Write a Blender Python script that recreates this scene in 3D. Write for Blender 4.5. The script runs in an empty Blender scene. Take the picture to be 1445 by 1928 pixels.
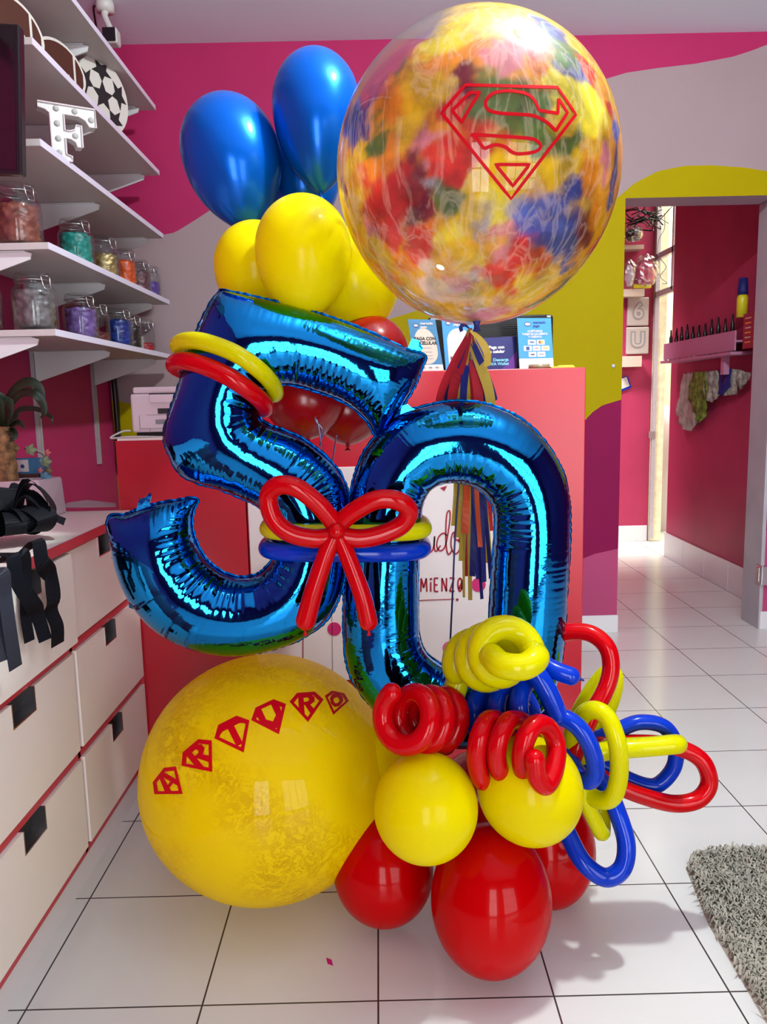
import bpy, bmesh, math, random
import numpy as np
from mathutils import Vector, Matrix, noise
random.seed(7); rng = np.random.default_rng(7)
S = bpy.context.scene
COL = S.collection
PI = math.pi

# ---------------------------------------------------------------- camera
F = 1466.4; PITCH = 0.1431; YAW = 0.0047; ROLL = 0.02246; H = 1.1147
CX, CY = 722.5, 964.0
_f = Vector((math.sin(YAW)*math.cos(PITCH), math.cos(YAW)*math.cos(PITCH), -math.sin(PITCH)))
_r0 = Vector((math.cos(YAW), -math.sin(YAW), 0)); _u0 = _r0.cross(_f)
_r = _r0*math.cos(ROLL) - _u0*math.sin(ROLL); _u = _u0*math.cos(ROLL) + _r0*math.sin(ROLL)
EYE = Vector((0, 0, H))
cam_d = bpy.data.cameras.new('camera'); cam = bpy.data.objects.new('camera', cam_d); COL.objects.link(cam)
cam_d.sensor_fit = 'VERTICAL'; cam_d.sensor_height = 24.0; cam_d.lens = F/1928*24.0
cam_d.clip_start = 0.05; cam_d.clip_end = 100
m = Matrix((( _r.x, _u.x, -_f.x, 0), (_r.y, _u.y, -_f.y, 0), (_r.z, _u.z, -_f.z, H), (0, 0, 0, 1)))
cam.matrix_world = m
S.camera = cam

def ray(x, y): return _f + _r*((x-CX)/F) - _u*((y-CY)/F)
def at(x, y, Y):
    d = ray(x, y); return EYE + d*(Y/d.y)
def atX(x, y, X):
    d = ray(x, y); return EYE + d*(X/d.x)
def atZ(x, y, Z):
    d = ray(x, y); return EYE + d*((Z-H)/d.z)
def mpp(p): return (Vector(p)-EYE).dot(_f)/F          # metres per pixel at a point

# ---------------------------------------------------------------- world, lights, exposure
S.view_settings.view_transform = 'Standard'; S.view_settings.look = 'None'
S.view_settings.gamma = 1.0; S.view_settings.use_curve_mapping = False
S.view_settings.exposure = 0.0
w = bpy.data.worlds.new('world'); S.world = w; w.use_nodes = True
bg = w.node_tree.nodes['Background']; bg.inputs[0].default_value = (0.85, 0.92, 1.0, 1); bg.inputs[1].default_value = 0.6

def area(name, loc, target, sx, sy, power, color):
    l = bpy.data.lights.new(name, 'AREA'); l.shape = 'RECTANGLE'; l.size = sx; l.size_y = sy
    l.energy = power; l.color = color
    o = bpy.data.objects.new(name, l); COL.objects.link(o); o.location = loc
    o.rotation_euler = (Vector(target)-Vector(loc)).to_track_quat('-Z', 'Y').to_euler()
    return o
area('daylight_shop_door', (-0.05, -1.62, 0.95), (-0.05, 2, 0.95), 0.72, 1.7, 42, (0.95, 0.98, 1.0))
area('daylight_shop_window', (1.8, -1.62, 0.95), (1.8, 2, 0.95), 1.6, 1.7, 54, (0.95, 0.98, 1.0))
far_fill = area('added_far_wall_fill', (1.0, 5.1, 2.7), (1.45, 5.9, 1.0), 0.5, 0.4, 20, (1.0, 0.98, 0.95)); far_fill.data.spread = 1.1  # added fill light to brighten the far passage wall, not a real skylight
area('daylight_side_yard', (3.0, 6.0, 3.2), (3.0, 6.0, 0), 1.6, 2.2, 160, (1.0, 0.97, 0.85))
LAMP = (0.62, 1.30, 2.545)
pl = bpy.data.lights.new('ceiling_bulb_light', 'POINT'); pl.energy = 140; pl.shadow_soft_size = 0.045; pl.color = (0.94, 1.0, 0.98)
plo = bpy.data.objects.new('ceiling_bulb_light', pl); COL.objects.link(plo); plo.location = (LAMP[0], LAMP[1], LAMP[2]-0.02)

# ---------------------------------------------------------------- materials
def srgb(r, g, b):
    f = lambda c: (c/255/12.92) if c/255 <= 0.04045 else ((c/255+0.055)/1.055)**2.4
    return (f(r), f(g), f(b), 1)
def mat(name, col, rough=0.5, metal=0.0, coat=0.0, bump=0.0, bscale=200, vary=0.0, vscale=6, sss=0.0, emis=None, spec=0.5, trans=0.0, coat_rough=0.05, glow=0.0):
    M = bpy.data.materials.new(name); M.use_nodes = True; nt = M.node_tree; b = nt.nodes['Principled BSDF']
    c = col if len(col) == 4 else (*col, 1)
    b.inputs['Base Color'].default_value = c; b.inputs['Roughness'].default_value = rough; b.inputs['Metallic'].default_value = metal
    b.inputs['Coat Weight'].default_value = coat; b.inputs['Coat Roughness'].default_value = coat_rough
    b.inputs['Specular IOR Level'].default_value = spec; b.inputs['Transmission Weight'].default_value = trans
    if sss:
        b.inputs['Subsurface Weight'].default_value = sss; b.inputs['Subsurface Radius'].default_value = (c[0]+.05, c[1]+.05, c[2]+.05); b.inputs['Subsurface Scale'].default_value = 0.03
    tc = nt.nodes.new('ShaderNodeTexCoord')
    if vary:
        n = nt.nodes.new('ShaderNodeTexNoise'); n.inputs['Scale'].default_value = vscale; n.inputs['Detail'].default_value = 4
        nt.links.new(tc.outputs['Object'], n.inputs['Vector'])
        mr = nt.nodes.new('ShaderNodeMapRange'); mr.inputs[1].default_value = 0.3; mr.inputs[2].default_value = 0.7; mr.inputs[3].default_value = 1-vary; mr.inputs[4].default_value = 1+vary*0.5
        nt.links.new(n.outputs[0], mr.inputs[0])
        mx = nt.nodes.new('ShaderNodeMix'); mx.data_type = 'RGBA'; mx.blend_type = 'MULTIPLY'; mx.inputs[0].default_value = 1
        mx.inputs[6].default_value = c; nt.links.new(mr.outputs[0], mx.inputs[7]); nt.links.new(mx.outputs[2], b.inputs['Base Color'])
    if bump:
        n2 = nt.nodes.new('ShaderNodeTexNoise'); n2.inputs['Scale'].default_value = bscale; n2.inputs['Detail'].default_value = 3
        nt.links.new(tc.outputs['Object'], n2.inputs['Vector'])
        bp = nt.nodes.new('ShaderNodeBump'); bp.inputs['Strength'].default_value = bump; bp.inputs['Distance'].default_value = 0.002
        nt.links.new(n2.outputs[0], bp.inputs['Height']); nt.links.new(bp.outputs[0], b.inputs['Normal'])
    if glow:
        tl = nt.nodes.new('ShaderNodeBsdfTranslucent'); tl.inputs[0].default_value = c; ms = nt.nodes.new('ShaderNodeMixShader'); ms.inputs[0].default_value = glow
        nt.links.new(b.outputs[0], ms.inputs[1]); nt.links.new(tl.outputs[0], ms.inputs[2]); nt.links.new(ms.outputs[0], nt.nodes['Material Output'].inputs[0])
    if emis:
        b.inputs['Emission Color'].default_value = (*emis[0], 1); b.inputs['Emission Strength'].default_value = emis[1]
    return M
M = {}
M['pink'] = mat('wall_paint_pink', (0.42, 0.024, 0.115), 0.55, spec=0.15, bump=0.15, bscale=60, vary=0.08, vscale=2)
M['pink_pass'] = mat('passage_paint_pink', (0.42, 0.035, 0.10), 0.5, spec=0.3, bump=0.15, bscale=60, vary=0.15, vscale=3)
M['lilac'] = mat('wall_paint_lilac', (0.345, 0.265, 0.28), 0.55, spec=0.15, bump=0.15, bscale=60, vary=0.05, vscale=2)
M['yellow_wall'] = mat('wall_paint_yellow', (0.37, 0.30, 0.0), 0.55, spec=0.08, bump=0.15, bscale=60, vary=0.05, vscale=2)
M['purple_wall'] = mat('wall_paint_purple', (0.23, 0.006, 0.065), 0.55, spec=0.12, bump=0.15, bscale=60, vary=0.08, vscale=2)
M['rose_wall'] = mat('wall_paint_rose', (0.42, 0.06, 0.16), 0.5, spec=0.2, bump=0.15, bscale=60, vary=0.08, vscale=2)
M['ceiling'] = mat('ceiling_paint', (0.76, 0.84, 0.95), 0.7, spec=0.1, bump=0.15, bscale=40)
M['white_lam'] = mat('white_laminate', (0.84, 0.80, 0.73), 0.35, vary=0.02, spec=0.3)
M['white_board'] = mat('white_board', (0.50, 0.47, 0.46), 0.45, spec=0.2)
M['edge_board'] = mat('board_edge_band', (0.72, 0.70, 0.86), 0.3)
M['red_lam'] = mat('red_laminate', (0.44, 0.008, 0.022), 0.27, vary=0.03)
M['red_trim'] = mat('red_edge_trim', (0.52, 0.03, 0.05), 0.35)
M['bracket'] = mat('bracket_enamel', (0.66, 0.69, 0.70), 0.35)
M['rail'] = mat('painted_steel_rail', (0.50, 0.47, 0.52), 0.35, metal=0.3, vary=0.1, vscale=40)
M['chrome'] = mat('brushed_metal', (0.6, 0.6, 0.62), 0.25, metal=1)
M['black'] = mat('black_plastic', (0.008, 0.008, 0.010), 0.3)
M['screen'] = mat('screen_glass', (0.003, 0.003, 0.005), 0.05, coat=0.5)
M['dark_hole'] = mat('recess_shadow_black', (0.01, 0.01, 0.01), 0.7)
M['white_pl'] = mat('white_plastic', (0.70, 0.62, 0.66), 0.35)
M['offwhite'] = mat('offwhite_enamel', (0.60, 0.60, 0.58), 0.45)
M['grey_lens'] = mat('lens_grey', (0.45, 0.45, 0.45), 0.2)
M['tan'] = mat('plaster_tan', (0.80, 0.72, 0.50), 0.8, bump=0.6, bscale=30, vary=0.15, vscale=20)
M['cream_out'] = mat('outside_wall_cream', (0.90, 0.86, 0.50), 0.8, vary=0.1)
M['skirting'] = mat('skirting_tile', (0.72, 0.72, 0.74), 0.25)
M['jamb'] = mat('jamb_paint_grey', (0.42, 0.40, 0.44), 0.4, vary=0.1, vscale=8)
M['lintel'] = mat('lintel_underside_mauve', (0.33, 0.24, 0.30), 0.6)
M['blue_latex'] = mat('pearl_blue_latex', (0.0, 0.095, 0.50), 0.26, metal=0.45, spec=0.1, coat=0.15, sss=0.0, coat_rough=0.12)
M['yellow_latex'] = mat('yellow_latex', (0.87, 0.78, 0.0), 0.30, coat=0.15, glow=0.35, coat_rough=0.12, spec=0.06)
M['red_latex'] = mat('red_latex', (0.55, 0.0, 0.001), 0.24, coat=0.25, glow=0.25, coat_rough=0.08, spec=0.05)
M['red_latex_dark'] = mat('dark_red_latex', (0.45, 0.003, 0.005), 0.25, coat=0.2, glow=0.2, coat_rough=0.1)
M['red_tube'] = mat('red_modelling_latex', (0.56, 0.001, 0.004), 0.18, coat=0.35, glow=0.2, spec=0.1)
M['yellow_tube'] = mat('yellow_modelling_latex', (0.72, 0.70, 0.0), 0.2, coat=0.3, glow=0.3, spec=0.08)
M['blue_tube'] = mat('blue_modelling_latex', (0.0, 0.03, 0.42), 0.18, coat=0.3, spec=0.1)
M['foil'] = mat('blue_mylar_foil', (0.01, 0.23, 0.60), 0.06, metal=1.0, bump=0.25, bscale=35)
M['foil_edge'] = mat('blue_mylar_seam', (0.0, 0.12, 0.42), 0.28, metal=1.0)
M['red_vinyl'] = mat('red_vinyl', (0.50, 0.0, 0.008), 0.5, spec=0.1)
M['tissue_red'] = mat('red_tissue_paper', (0.42, 0.01, 0.02), 0.6, sss=0.2)
M['tissue_blue'] = mat('navy_tissue_paper', (0.008, 0.012, 0.16), 0.6)
M['tissue_gold'] = mat('gold_tissue_paper', (0.52, 0.36, 0.04), 0.55, sss=0.2)
M['tissue_orange'] = mat('orange_tissue_paper', (0.70, 0.08, 0.015), 0.55)
M['ribbon_navy'] = mat('navy_ribbon', (0.01, 0.02, 0.12), 0.3)
M['ribbon_foil'] = mat('metallic_ribbon', (0.35, 0.35, 0.55), 0.2, metal=0.9)
M['crimson'] = mat('crimson_vinyl_print', (0.30, 0.003, 0.02), 0.4)
M['dot_pink'] = mat('pink_vinyl_dot', (0.60, 0.09, 0.20), 0.4)
M['dot_magenta'] = mat('magenta_vinyl_dot', (0.50, 0.01, 0.13), 0.4)
M['panel'] = mat('white_counter_panel', (0.72, 0.66, 0.66), 0.35)
M['tv_frame'] = mat('tv_bezel', (0.006, 0.006, 0.008), 0.2)
M['leaf'] = mat('dark_green_leaf', (0.006, 0.024, 0.006), 0.4, vary=0.4, vscale=25)
M['bark'] = mat('brown_cane_bark', (0.28, 0.15, 0.06), 0.8, bump=1.0, bscale=50, vary=0.7, vscale=60)
M['paper'] = mat('white_wrapping_paper', (0.62, 0.52, 0.56), 0.6)
M['paper_pink'] = mat('pink_paper', (0.62, 0.10, 0.18), 0.6)
M['ribbon_black'] = mat('black_gift_ribbon', (0.004, 0.005, 0.008), 0.6, bump=0.3, bscale=400, spec=0.12)
M['ribbon_grey'] = mat('grey_gift_ribbon', (0.022, 0.025, 0.036), 0.6, spec=0.15)
M['sign_blue'] = mat('sign_sky_blue', (0.05, 0.27, 0.60), 0.35)
M['sign_steel'] = mat('sign_muted_blue', (0.05, 0.18, 0.34), 0.35)
M['sign_navy'] = mat('sign_navy', (0.006, 0.004, 0.10), 0.3)
M['sign_violet'] = mat('sign_violet', (0.10, 0.01, 0.20), 0.3)
M['sign_white'] = mat('sign_white', (0.62, 0.60, 0.58), 0.4)
M['sign_cream'] = mat('sign_cream', (0.58, 0.48, 0.40), 0.4)
M['ink'] = mat('black_ink', (0.01, 0.01, 0.012), 0.5)
M['ink_grey'] = mat('grey_ink', (0.25, 0.25, 0.27), 0.5)
M['ink_navy'] = mat('navy_ink', (0.02, 0.05, 0.22), 0.5)
M['ink_red'] = mat('red_ink', (0.75, 0.03, 0.03), 0.5)
M['ink_orange'] = mat('orange_ink', (0.85, 0.35, 0.03), 0.5)
M['tape'] = mat('brown_packing_tape', (0.30, 0.22, 0.13), 0.2, coat=0.5)
M['yellow_pl'] = mat('yellow_plastic', (0.75, 0.70, 0.02), 0.35)
M['football'] = mat('football_brown', (0.06, 0.012, 0.004), 0.5)
M['mdf'] = mat('white_cutout_board', (0.62, 0.60, 0.56), 0.5)
M['skin_orange'] = mat('amber_print', (0.80, 0.36, 0.02), 0.4)
M['magenta'] = mat('magenta_confetti', (0.55, 0.0, 0.22), 0.4)
M['foil_silver'] = mat('silver_foil', (0.50, 0.48, 0.45), 0.35, metal=0.3)
M['pink_wood'] = mat('pink_painted_wood', (0.50, 0.22, 0.36), 0.5)

def glassmat(name, tint=(1, 1, 1), rough=0.02, edge=0.5, opac=0.0):
    Mx = bpy.data.materials.new(name); Mx.use_nodes = True; nt = Mx.node_tree; nt.nodes.clear()
    out = nt.nodes.new('ShaderNodeOutputMaterial'); tr = nt.nodes.new('ShaderNodeBsdfTransparent'); gl = nt.nodes.new('ShaderNodeBsdfGlossy')
    tr.inputs[0].default_value = (*tint, 1); gl.inputs['Roughness'].default_value = rough
    lw = nt.nodes.new('ShaderNodeLayerWeight'); lw.inputs[0].default_value = edge
    mr = nt.nodes.new('ShaderNodeMapRange'); mr.inputs[3].default_value = 0.025+opac; mr.inputs[4].default_value = 0.55
    nt.links.new(lw.outputs['Facing'], mr.inputs[0])
    pw = nt.nodes.new('ShaderNodeMath'); pw.operation = 'POWER'; pw.inputs[1].default_value = 2.8
    nt.links.new(lw.outputs['Facing'], pw.inputs[0]); nt.links.new(pw.outputs[0], mr.inputs[0])
    mx = nt.nodes.new('ShaderNodeMixShader'); nt.links.new(mr.outputs[0], mx.inputs[0]); nt.links.new(tr.outputs[0], mx.inputs[1]); nt.links.new(gl.outputs[0], mx.inputs[2])
    nt.links.new(mx.outputs[0], out.inputs[0]); return Mx
M['jar_glass'] = glassmat('clear_jar_glass', (0.93, 0.95, 0.95), 0.03)
M['bag_film'] = glassmat('clear_bag_film', (0.9, 0.9, 0.92), 0.15, 0.6, 0.2)

def floormat():
    Mx = bpy.data.materials.new('glossy_white_floor_tiles'); Mx.use_nodes = True; nt = Mx.node_tree; b = nt.nodes['Principled BSDF']
    geo = nt.nodes.new('ShaderNodeNewGeometry'); sep = nt.nodes.new('ShaderNodeSeparateXYZ'); nt.links.new(geo.outputs['Position'], sep.inputs[0])
    def line(sock, off):
        a = nt.nodes.new('ShaderNodeMath'); a.operation = 'SUBTRACT'; a.inputs[1].default_value = off-10*0.33-0.165; nt.links.new(sock, a.inputs[0])
        mo = nt.nodes.new('ShaderNodeMath'); mo.operation = 'MODULO'; mo.inputs[1].default_value = 0.33; nt.links.new(a.outputs[0], mo.inputs[0])
        s = nt.nodes.new('ShaderNodeMath'); s.operation = 'SUBTRACT'; s.inputs[1].default_value = 0.165; nt.links.new(mo.outputs[0], s.inputs[0])
        ab = nt.nodes.new('ShaderNodeMath'); ab.operation = 'ABSOLUTE'; nt.links.new(s.outputs[0], ab.inputs[0]); return ab.outputs[0]
    x = line(sep.outputs[0], -0.0242); y = line(sep.outputs[1], 1.3144)
    mn = nt.nodes.new('ShaderNodeMath'); mn.operation = 'MINIMUM'; nt.links.new(x, mn.inputs[0]); nt.links.new(y, mn.inputs[1])
    mr = nt.nodes.new('ShaderNodeMapRange'); mr.inputs[1].default_value = 0.0013; mr.inputs[2].default_value = 0.0022; nt.links.new(mn.outputs[0], mr.inputs[0])
    n = nt.nodes.new('ShaderNodeTexNoise'); n.inputs['Scale'].default_value = 3; nt.links.new(geo.outputs['Position'], n.inputs['Vector'])
    cr = nt.nodes.new('ShaderNodeValToRGB'); cr.color_ramp.elements[0].color = (0.63, 0.64, 0.62, 1); cr.color_ramp.elements[1].color = (0.70, 0.725, 0.71, 1)
    nt.links.new(n.outputs[0], cr.inputs[0])
    mx = nt.nodes.new('ShaderNodeMix'); mx.data_type = 'RGBA'; mx.inputs[6].default_value = (0.035, 0.028, 0.028, 1)
    nt.links.new(mr.outputs[0], mx.inputs[0]); nt.links.new(cr.outputs[0], mx.inputs[7]); nt.links.new(mx.outputs[2], b.inputs['Base Color'])
    b.inputs['Roughness'].default_value = 0.16; b.inputs['Specular IOR Level'].default_value = 0.45
    n3 = nt.nodes.new('ShaderNodeTexNoise'); n3.inputs['Scale'].default_value = 2.2; nt.links.new(geo.outputs['Position'], n3.inputs['Vector'])
    bp = nt.nodes.new('ShaderNodeBump'); bp.inputs['Strength'].default_value = 0.25; bp.inputs['Distance'].default_value = 0.01
    nt.links.new(n3.outputs[0], bp.inputs['Height']); nt.links.new(bp.outputs[0], b.inputs['Normal'])
    return Mx
M['floor'] = floormat()

# ---------------------------------------------------------------- mesh helpers
def tag(o, label=None, cat=None, group=None, kind=None):
    if label: o['label'] = label
    if cat: o['category'] = cat
    if group: o['group'] = group
    if kind: o['kind'] = kind
    return o
def thing(name, label, cat, loc, group=None):
    o = bpy.data.objects.new(name, None); COL.objects.link(o); o.location = loc; o.empty_display_size = 0.05
    return tag(o, label, cat, group)
def wloc(o):
    v = Vector((0, 0, 0))
    while o is not None: v += o.location; o = o.parent
    return v
def obj(name, verts, faces, mats, parent=None, smooth=False, midx=None, origin=None):
    """verts are world coordinates"""
    me = bpy.data.meshes.new(name)
    o0 = wloc(parent) if parent is not None else Vector((0, 0, 0))
    if origin is not None: o0 = Vector(origin)
    V = np.array([tuple(v) for v in verts], dtype=float) - np.array(o0)
    me.from_pydata(V.tolist(), [], [list(f) for f in faces])
    if not isinstance(mats, (list, tuple)): mats = [mats]
    for mm in mats: me.materials.append(M[mm] if isinstance(mm, str) else mm)
    if midx is not None:
        for p, k in zip(me.polygons, midx): p.material_index = k
    bm = bmesh.new(); bm.from_mesh(me); bmesh.ops.recalc_face_normals(bm, faces=bm.faces); bm.to_mesh(me); bm.free()
    if smooth: me.polygons.foreach_set('use_smooth', [True]*len(me.polygons))
    me.update()
    o = bpy.data.objects.new(name, me); COL.objects.link(o)
    if parent is not None:
        o.parent = parent; o.location = o0 - wloc(parent)
    elif origin is not None: o.location = o0
    return o
class MB:
    def __init__(s): s.v = []; s.f = []; s.m = []
    def add(s, v, f, k=0):
        n = len(s.v); s.v += [tuple(a) for a in v]; s.f += [[i+n for i in q] for q in f]; s.m += [k]*len(f)
    def box(s, a, b, k=0, rot=None, c=None):
        x0, y0, z0 = a; x1, y1, z1 = b
        v = [Vector(p) for p in [(x0,y0,z0),(x1,y0,z0),(x1,y1,z0),(x0,y1,z0),(x0,y0,z1),(x1,y0,z1),(x1,y1,z1),(x0,y1,z1)]]
        if rot is not None:
            c = Vector(c); v = [rot @ (p-c) + c for p in v]
        s.add(v, [(0,3,2,1),(4,5,6,7),(0,1,5,4),(1,2,6,5),(2,3,7,6),(3,0,4,7)], k); return s
    def prism(s, pts, y0, y1, k=0):
        """pts: list of (x,z) extruded along Y"""
        n = len(pts); v = [(x, y0, z) for x, z in pts]+[(x, y1, z) for x, z in pts]
        f = [list(range(n)), list(range(2*n-1, n-1, -1))]+[[i, (i+1) % n, (i+1) % n+n, i+n] for i in range(n)]
        s.add(v, f, k); return s
    def prismX(s, pts, x0, x1, k=0):
        n = len(pts); v = [(x0, y, z) for y, z in pts]+[(x1, y, z) for y, z in pts]
        f = [list(range(n)), list(range(2*n-1, n-1, -1))]+[[i, (i+1) % n, (i+1) % n+n, i+n] for i in range(n)]
        s.add(v, f, k); return s
    def lathe(s, c, prof, n=32, k=0, axis=None):
        """prof list of (r, z) about axis through c"""
        R = Matrix.Identity(3) if axis is None else Vector((0, 0, 1)).rotation_difference(Vector(axis)).to_matrix()
        c = Vector(c); v = []; f = []
        for r, z in prof:
            for i in range(n):
                a = 2*PI*i/n; v.append(c + R @ Vector((r*math.cos(a), r*math.sin(a), z)))
        for j in range(len(prof)-1):
            for i in range(n):
                f.append((j*n+i, j*n+(i+1) % n, (j+1)*n+(i+1) % n, (j+1)*n+i))
        if prof[0][0] > 1e-6: f.append(list(range(n))[::-1])
        if prof[-1][0] > 1e-6: f.append([(len(prof)-1)*n+i for i in range(n)])
        s.add(v, f, k); return s
    def build(s, name, mats, parent=None, smooth=False, bevel=0, origin=None):
        o = obj(name, s.v, s.f, mats, parent, smooth, s.m, origin)
        if bevel:
            b = o.modifiers.new('bevel', 'BEVEL'); b.width = bevel; b.segments = 2; b.limit_method = 'ANGLE'
        return o
def struct(o): o['kind'] = 'structure'; return o

def spline(P, n=12, closed=False):
    P = [Vector(p) for p in P]; out = []; N = len(P)
    rngi = range(N) if closed else range(N-1)
    for i in rngi:
        p1, p2 = P[i], P[(i+1) % N]
        p0 = P[(i-1) % N] if (closed or i > 0) else p1*2-p2
        p3 = P[(i+2) % N] if (closed or i+2 < N) else p2*2-p1
        for k in range(n):
            t = k/n
            out.append(0.5*((2*p1)+(-p0+p2)*t+(2*p0-5*p1+4*p2-p3)*t*t+(-p0+3*p1-3*p2+p3)*t**3))
    if not closed: out.append(P[-1])
    return out
def tube_mesh(path, rad, n=20, closed=False, cap=True, flat=None):
    """rad: float or function of t in 0..1"""
    P = [Vector(p) for p in path]; N = len(P); rf = rad if callable(rad) else (lambda t: rad)
    T = []
    for i in range(N):
        a = P[(i-1) % N] if (closed or i > 0) else P[0]; b = P[(i+1) % N] if (closed or i < N-1) else P[-1]
        T.append((b-a).normalized())
    up = Vector((0, 0, 1)) if abs(T[0].z) < 0.9 else Vector((1, 0, 0))
    X = T[0].cross(up).normalized(); fr = [X]
    for i in range(1, N):
        q = T[i-1].rotation_difference(T[i]); X = q @ X; X = (X-T[i]*X.dot(T[i])).normalized(); fr.append(X)
    if closed:
        q = T[-1].rotation_difference(T[0]); X2 = q @ fr[-1]
        ang = math.atan2(T[0].dot(X2.cross(fr[0])), X2.dot(fr[0]))
        for i in range(N): fr[i] = Matrix.Rotation(ang*i/N, 3, T[i]) @ fr[i]
    v = []; f = []; rings = []
    def ring(c, t, x, r):
        y = t.cross(x); k = len(v)
        for j in range(n):
            a = 2*PI*j/n; v.append(c+x*(r*math.cos(a))+y*(r*math.sin(a)))
        rings.append(k)
    if not closed and cap:
        r0 = rf(0)
        for k in range(5, 0, -1):
            a = k/6*PI/2; ring(P[0]-T[0]*r0*math.sin(a), T[0], fr[0], r0*math.cos(a))
    for i in range(N): ring(P[i], T[i], fr[i], rf(i/(N-1)))
    if not closed and cap:
        r1 = rf(1)
        for k in range(1, 6):
            a = k/6*PI/2; ring(P[-1]+T[-1]*r1*math.sin(a), T[-1], fr[-1], r1*math.cos(a))
    for a, b in zip(rings[:-1], rings[1:]):
        for j in range(n): f.append((a+j, a+(j+1) % n, b+(j+1) % n, b+j))
    if closed:
        a, b = rings[-1], rings[0]
        for j in range(n): f.append((a+j, a+(j+1) % n, b+(j+1) % n, b+j))
    else:
        f.append([rings[0]+j for j in range(n)][::-1]); f.append([rings[-1]+j for j in range(n)])
    return v, f
def tube(name, path, rad, m_, parent=None, n=20, closed=False, label=None, cat=None, group=None, sp=10, origin=None):
    pts = spline(path, sp, closed) if sp else path
    v, f = tube_mesh(pts, rad, n, closed)
    if parent is None and origin is None: origin = min(pts, key=lambda p: p[2])
    o = obj(name, v, f, m_, parent, True, None, origin)
    if label: tag(o, label, cat, group)
    return o
FONT_OBJS = []
def text(name, s, loc, size, m_, parent, ax=(1, 0, 0), up=(0, 0, 1), ext=0.0004, bold=0.0, align='CENTER', sx=1.0, curved=None):
    cu = bpy.data.curves.new(name, 'FONT'); cu.body = s; cu.size = size; cu.align_x = align; cu.align_y = 'CENTER'
    cu.extrude = ext; cu.offset = bold; cu.resolution_u = 3
    t = bpy.data.objects.new(name, cu); COL.objects.link(t)
    bpy.context.view_layer.update()
    me = bpy.data.meshes.new_from_object(t.evaluated_get(bpy.context.evaluated_depsgraph_get()))
    bpy.data.objects.remove(t); bpy.data.curves.remove(cu)
    ax = Vector(ax).normalized(); up = Vector(up).normalized(); nn = ax.cross(up)
    R = Matrix((ax, up, nn)).transposed()
    loc = Vector(loc)
    V = [loc + R @ Vector((v.co.x*sx, v.co.y, v.co.z)) for v in me.vertices]
    Fs = [list(p.vertices) for p in me.polygons]
    bpy.data.meshes.remove(me)
    return obj(name, V, Fs, m_, parent)

# ================================================================= THE ROOM
XL, YB, ZC = -1.20, 3.566, 2.632
struct(MB().box((-1.4, -2.0, -0.1), (4.2, 7.6, 0)).build('floor', 'floor'))
struct(MB().box((-1.4, -2.0, ZC), (4.2, YB+0.165, ZC+0.1)).box((0.4, YB+0.165, 2.75), (2.12, 6.1, 2.85)).build('ceiling', 'ceiling'))
struct(MB().box((-1.4, -2.0, 0), (XL, YB+0.165, ZC)).build('wall_left', 'pink'))
struct(MB().box((3.4, -2.0, 0), (3.5, YB+0.165, ZC)).build('wall_right', 'purple_wall'))
# shop front wall with window openings and mullions
fb = MB()
fb.box((-1.2, -1.75, 0), (-0.42, -1.65, ZC)).box((-0.42, -1.75, 1.82), (3.4, -1.65, ZC)).box((0.32, -1.75, 0), (0.98, -1.65, 1.82)).box((2.62, -1.75, 0), (3.4, -1.65, 1.82)).box((-0.42, -1.75, 0), (2.62, -1.65, 0.08))
struct(fb.build('wall_front', 'purple_wall'))
wf = MB()
for x in (-0.05, 1.38, 1.8, 2.2): wf.box((x-0.015, -1.60, 0.08), (x+0.015, -1.57, 1.82))
for x in (-0.42, 0.30, 0.98, 2.60): wf.box((x-0.01, -1.645, 0.08), (x+0.03, -1.57, 1.82))
for z in (0.55, 1.15): wf.box((0.98, -1.60, z-0.02), (2.62, -1.57, z+0.02))
wf.box((-0.42, -1.60, 0.93), (0.32, -1.57, 0.97))
struct(wf.build('window_1', 'offwhite'))

# back wall: mural in column strips, with the doorway
def wz(L):
    P = [at(x, y, YB) for x, y in L]; return [p.x for p in P], [p.z for p in P]
c1 = wz([(150, 500), (247, 453), (329, 438), (365, 416), (405, 390), (460, 350), (540, 300), (640, 250), (800, 205), (1000, 178), (1120, 155), (1180, 137), (1240, 128), (1310, 120), (1380, 107), (1420, 94), (1445, 84), (1480, 60)])
c2 = wz([(150, 745), (221, 755), (248, 761), (300, 775), (380, 782), (460, 765), (560, 710), (660, 640), (730, 602), (800, 580), (880, 545), (1000, 475), (1100, 410), (1165, 371), (1195, 345), (1240, 322), (1290, 312), (1340, 311), (1400, 315), (1445, 322), (1600, 400), (2000, 700)])
c3 = wz([(150, 1150), (600, 1100), (900, 960), (1040, 860), (1098, 796), (1115, 777), (1135, 763), (1172, 752), (1300, 745), (1700, 760)])
c4 = wz([(150, 1300), (800, 1150), (1000, 1090), (1098, 1052), (1120, 1043), (1165, 1033), (1445, 1000), (1700, 980)])
D0, D1, DZ = 1.109, 1.785, 1.965
xs = sorted(set(list(np.round(np.arange(XL, 3.4, 0.02), 4)) + [XL, D0, D1, 3.4]))
mb = MB()
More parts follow.
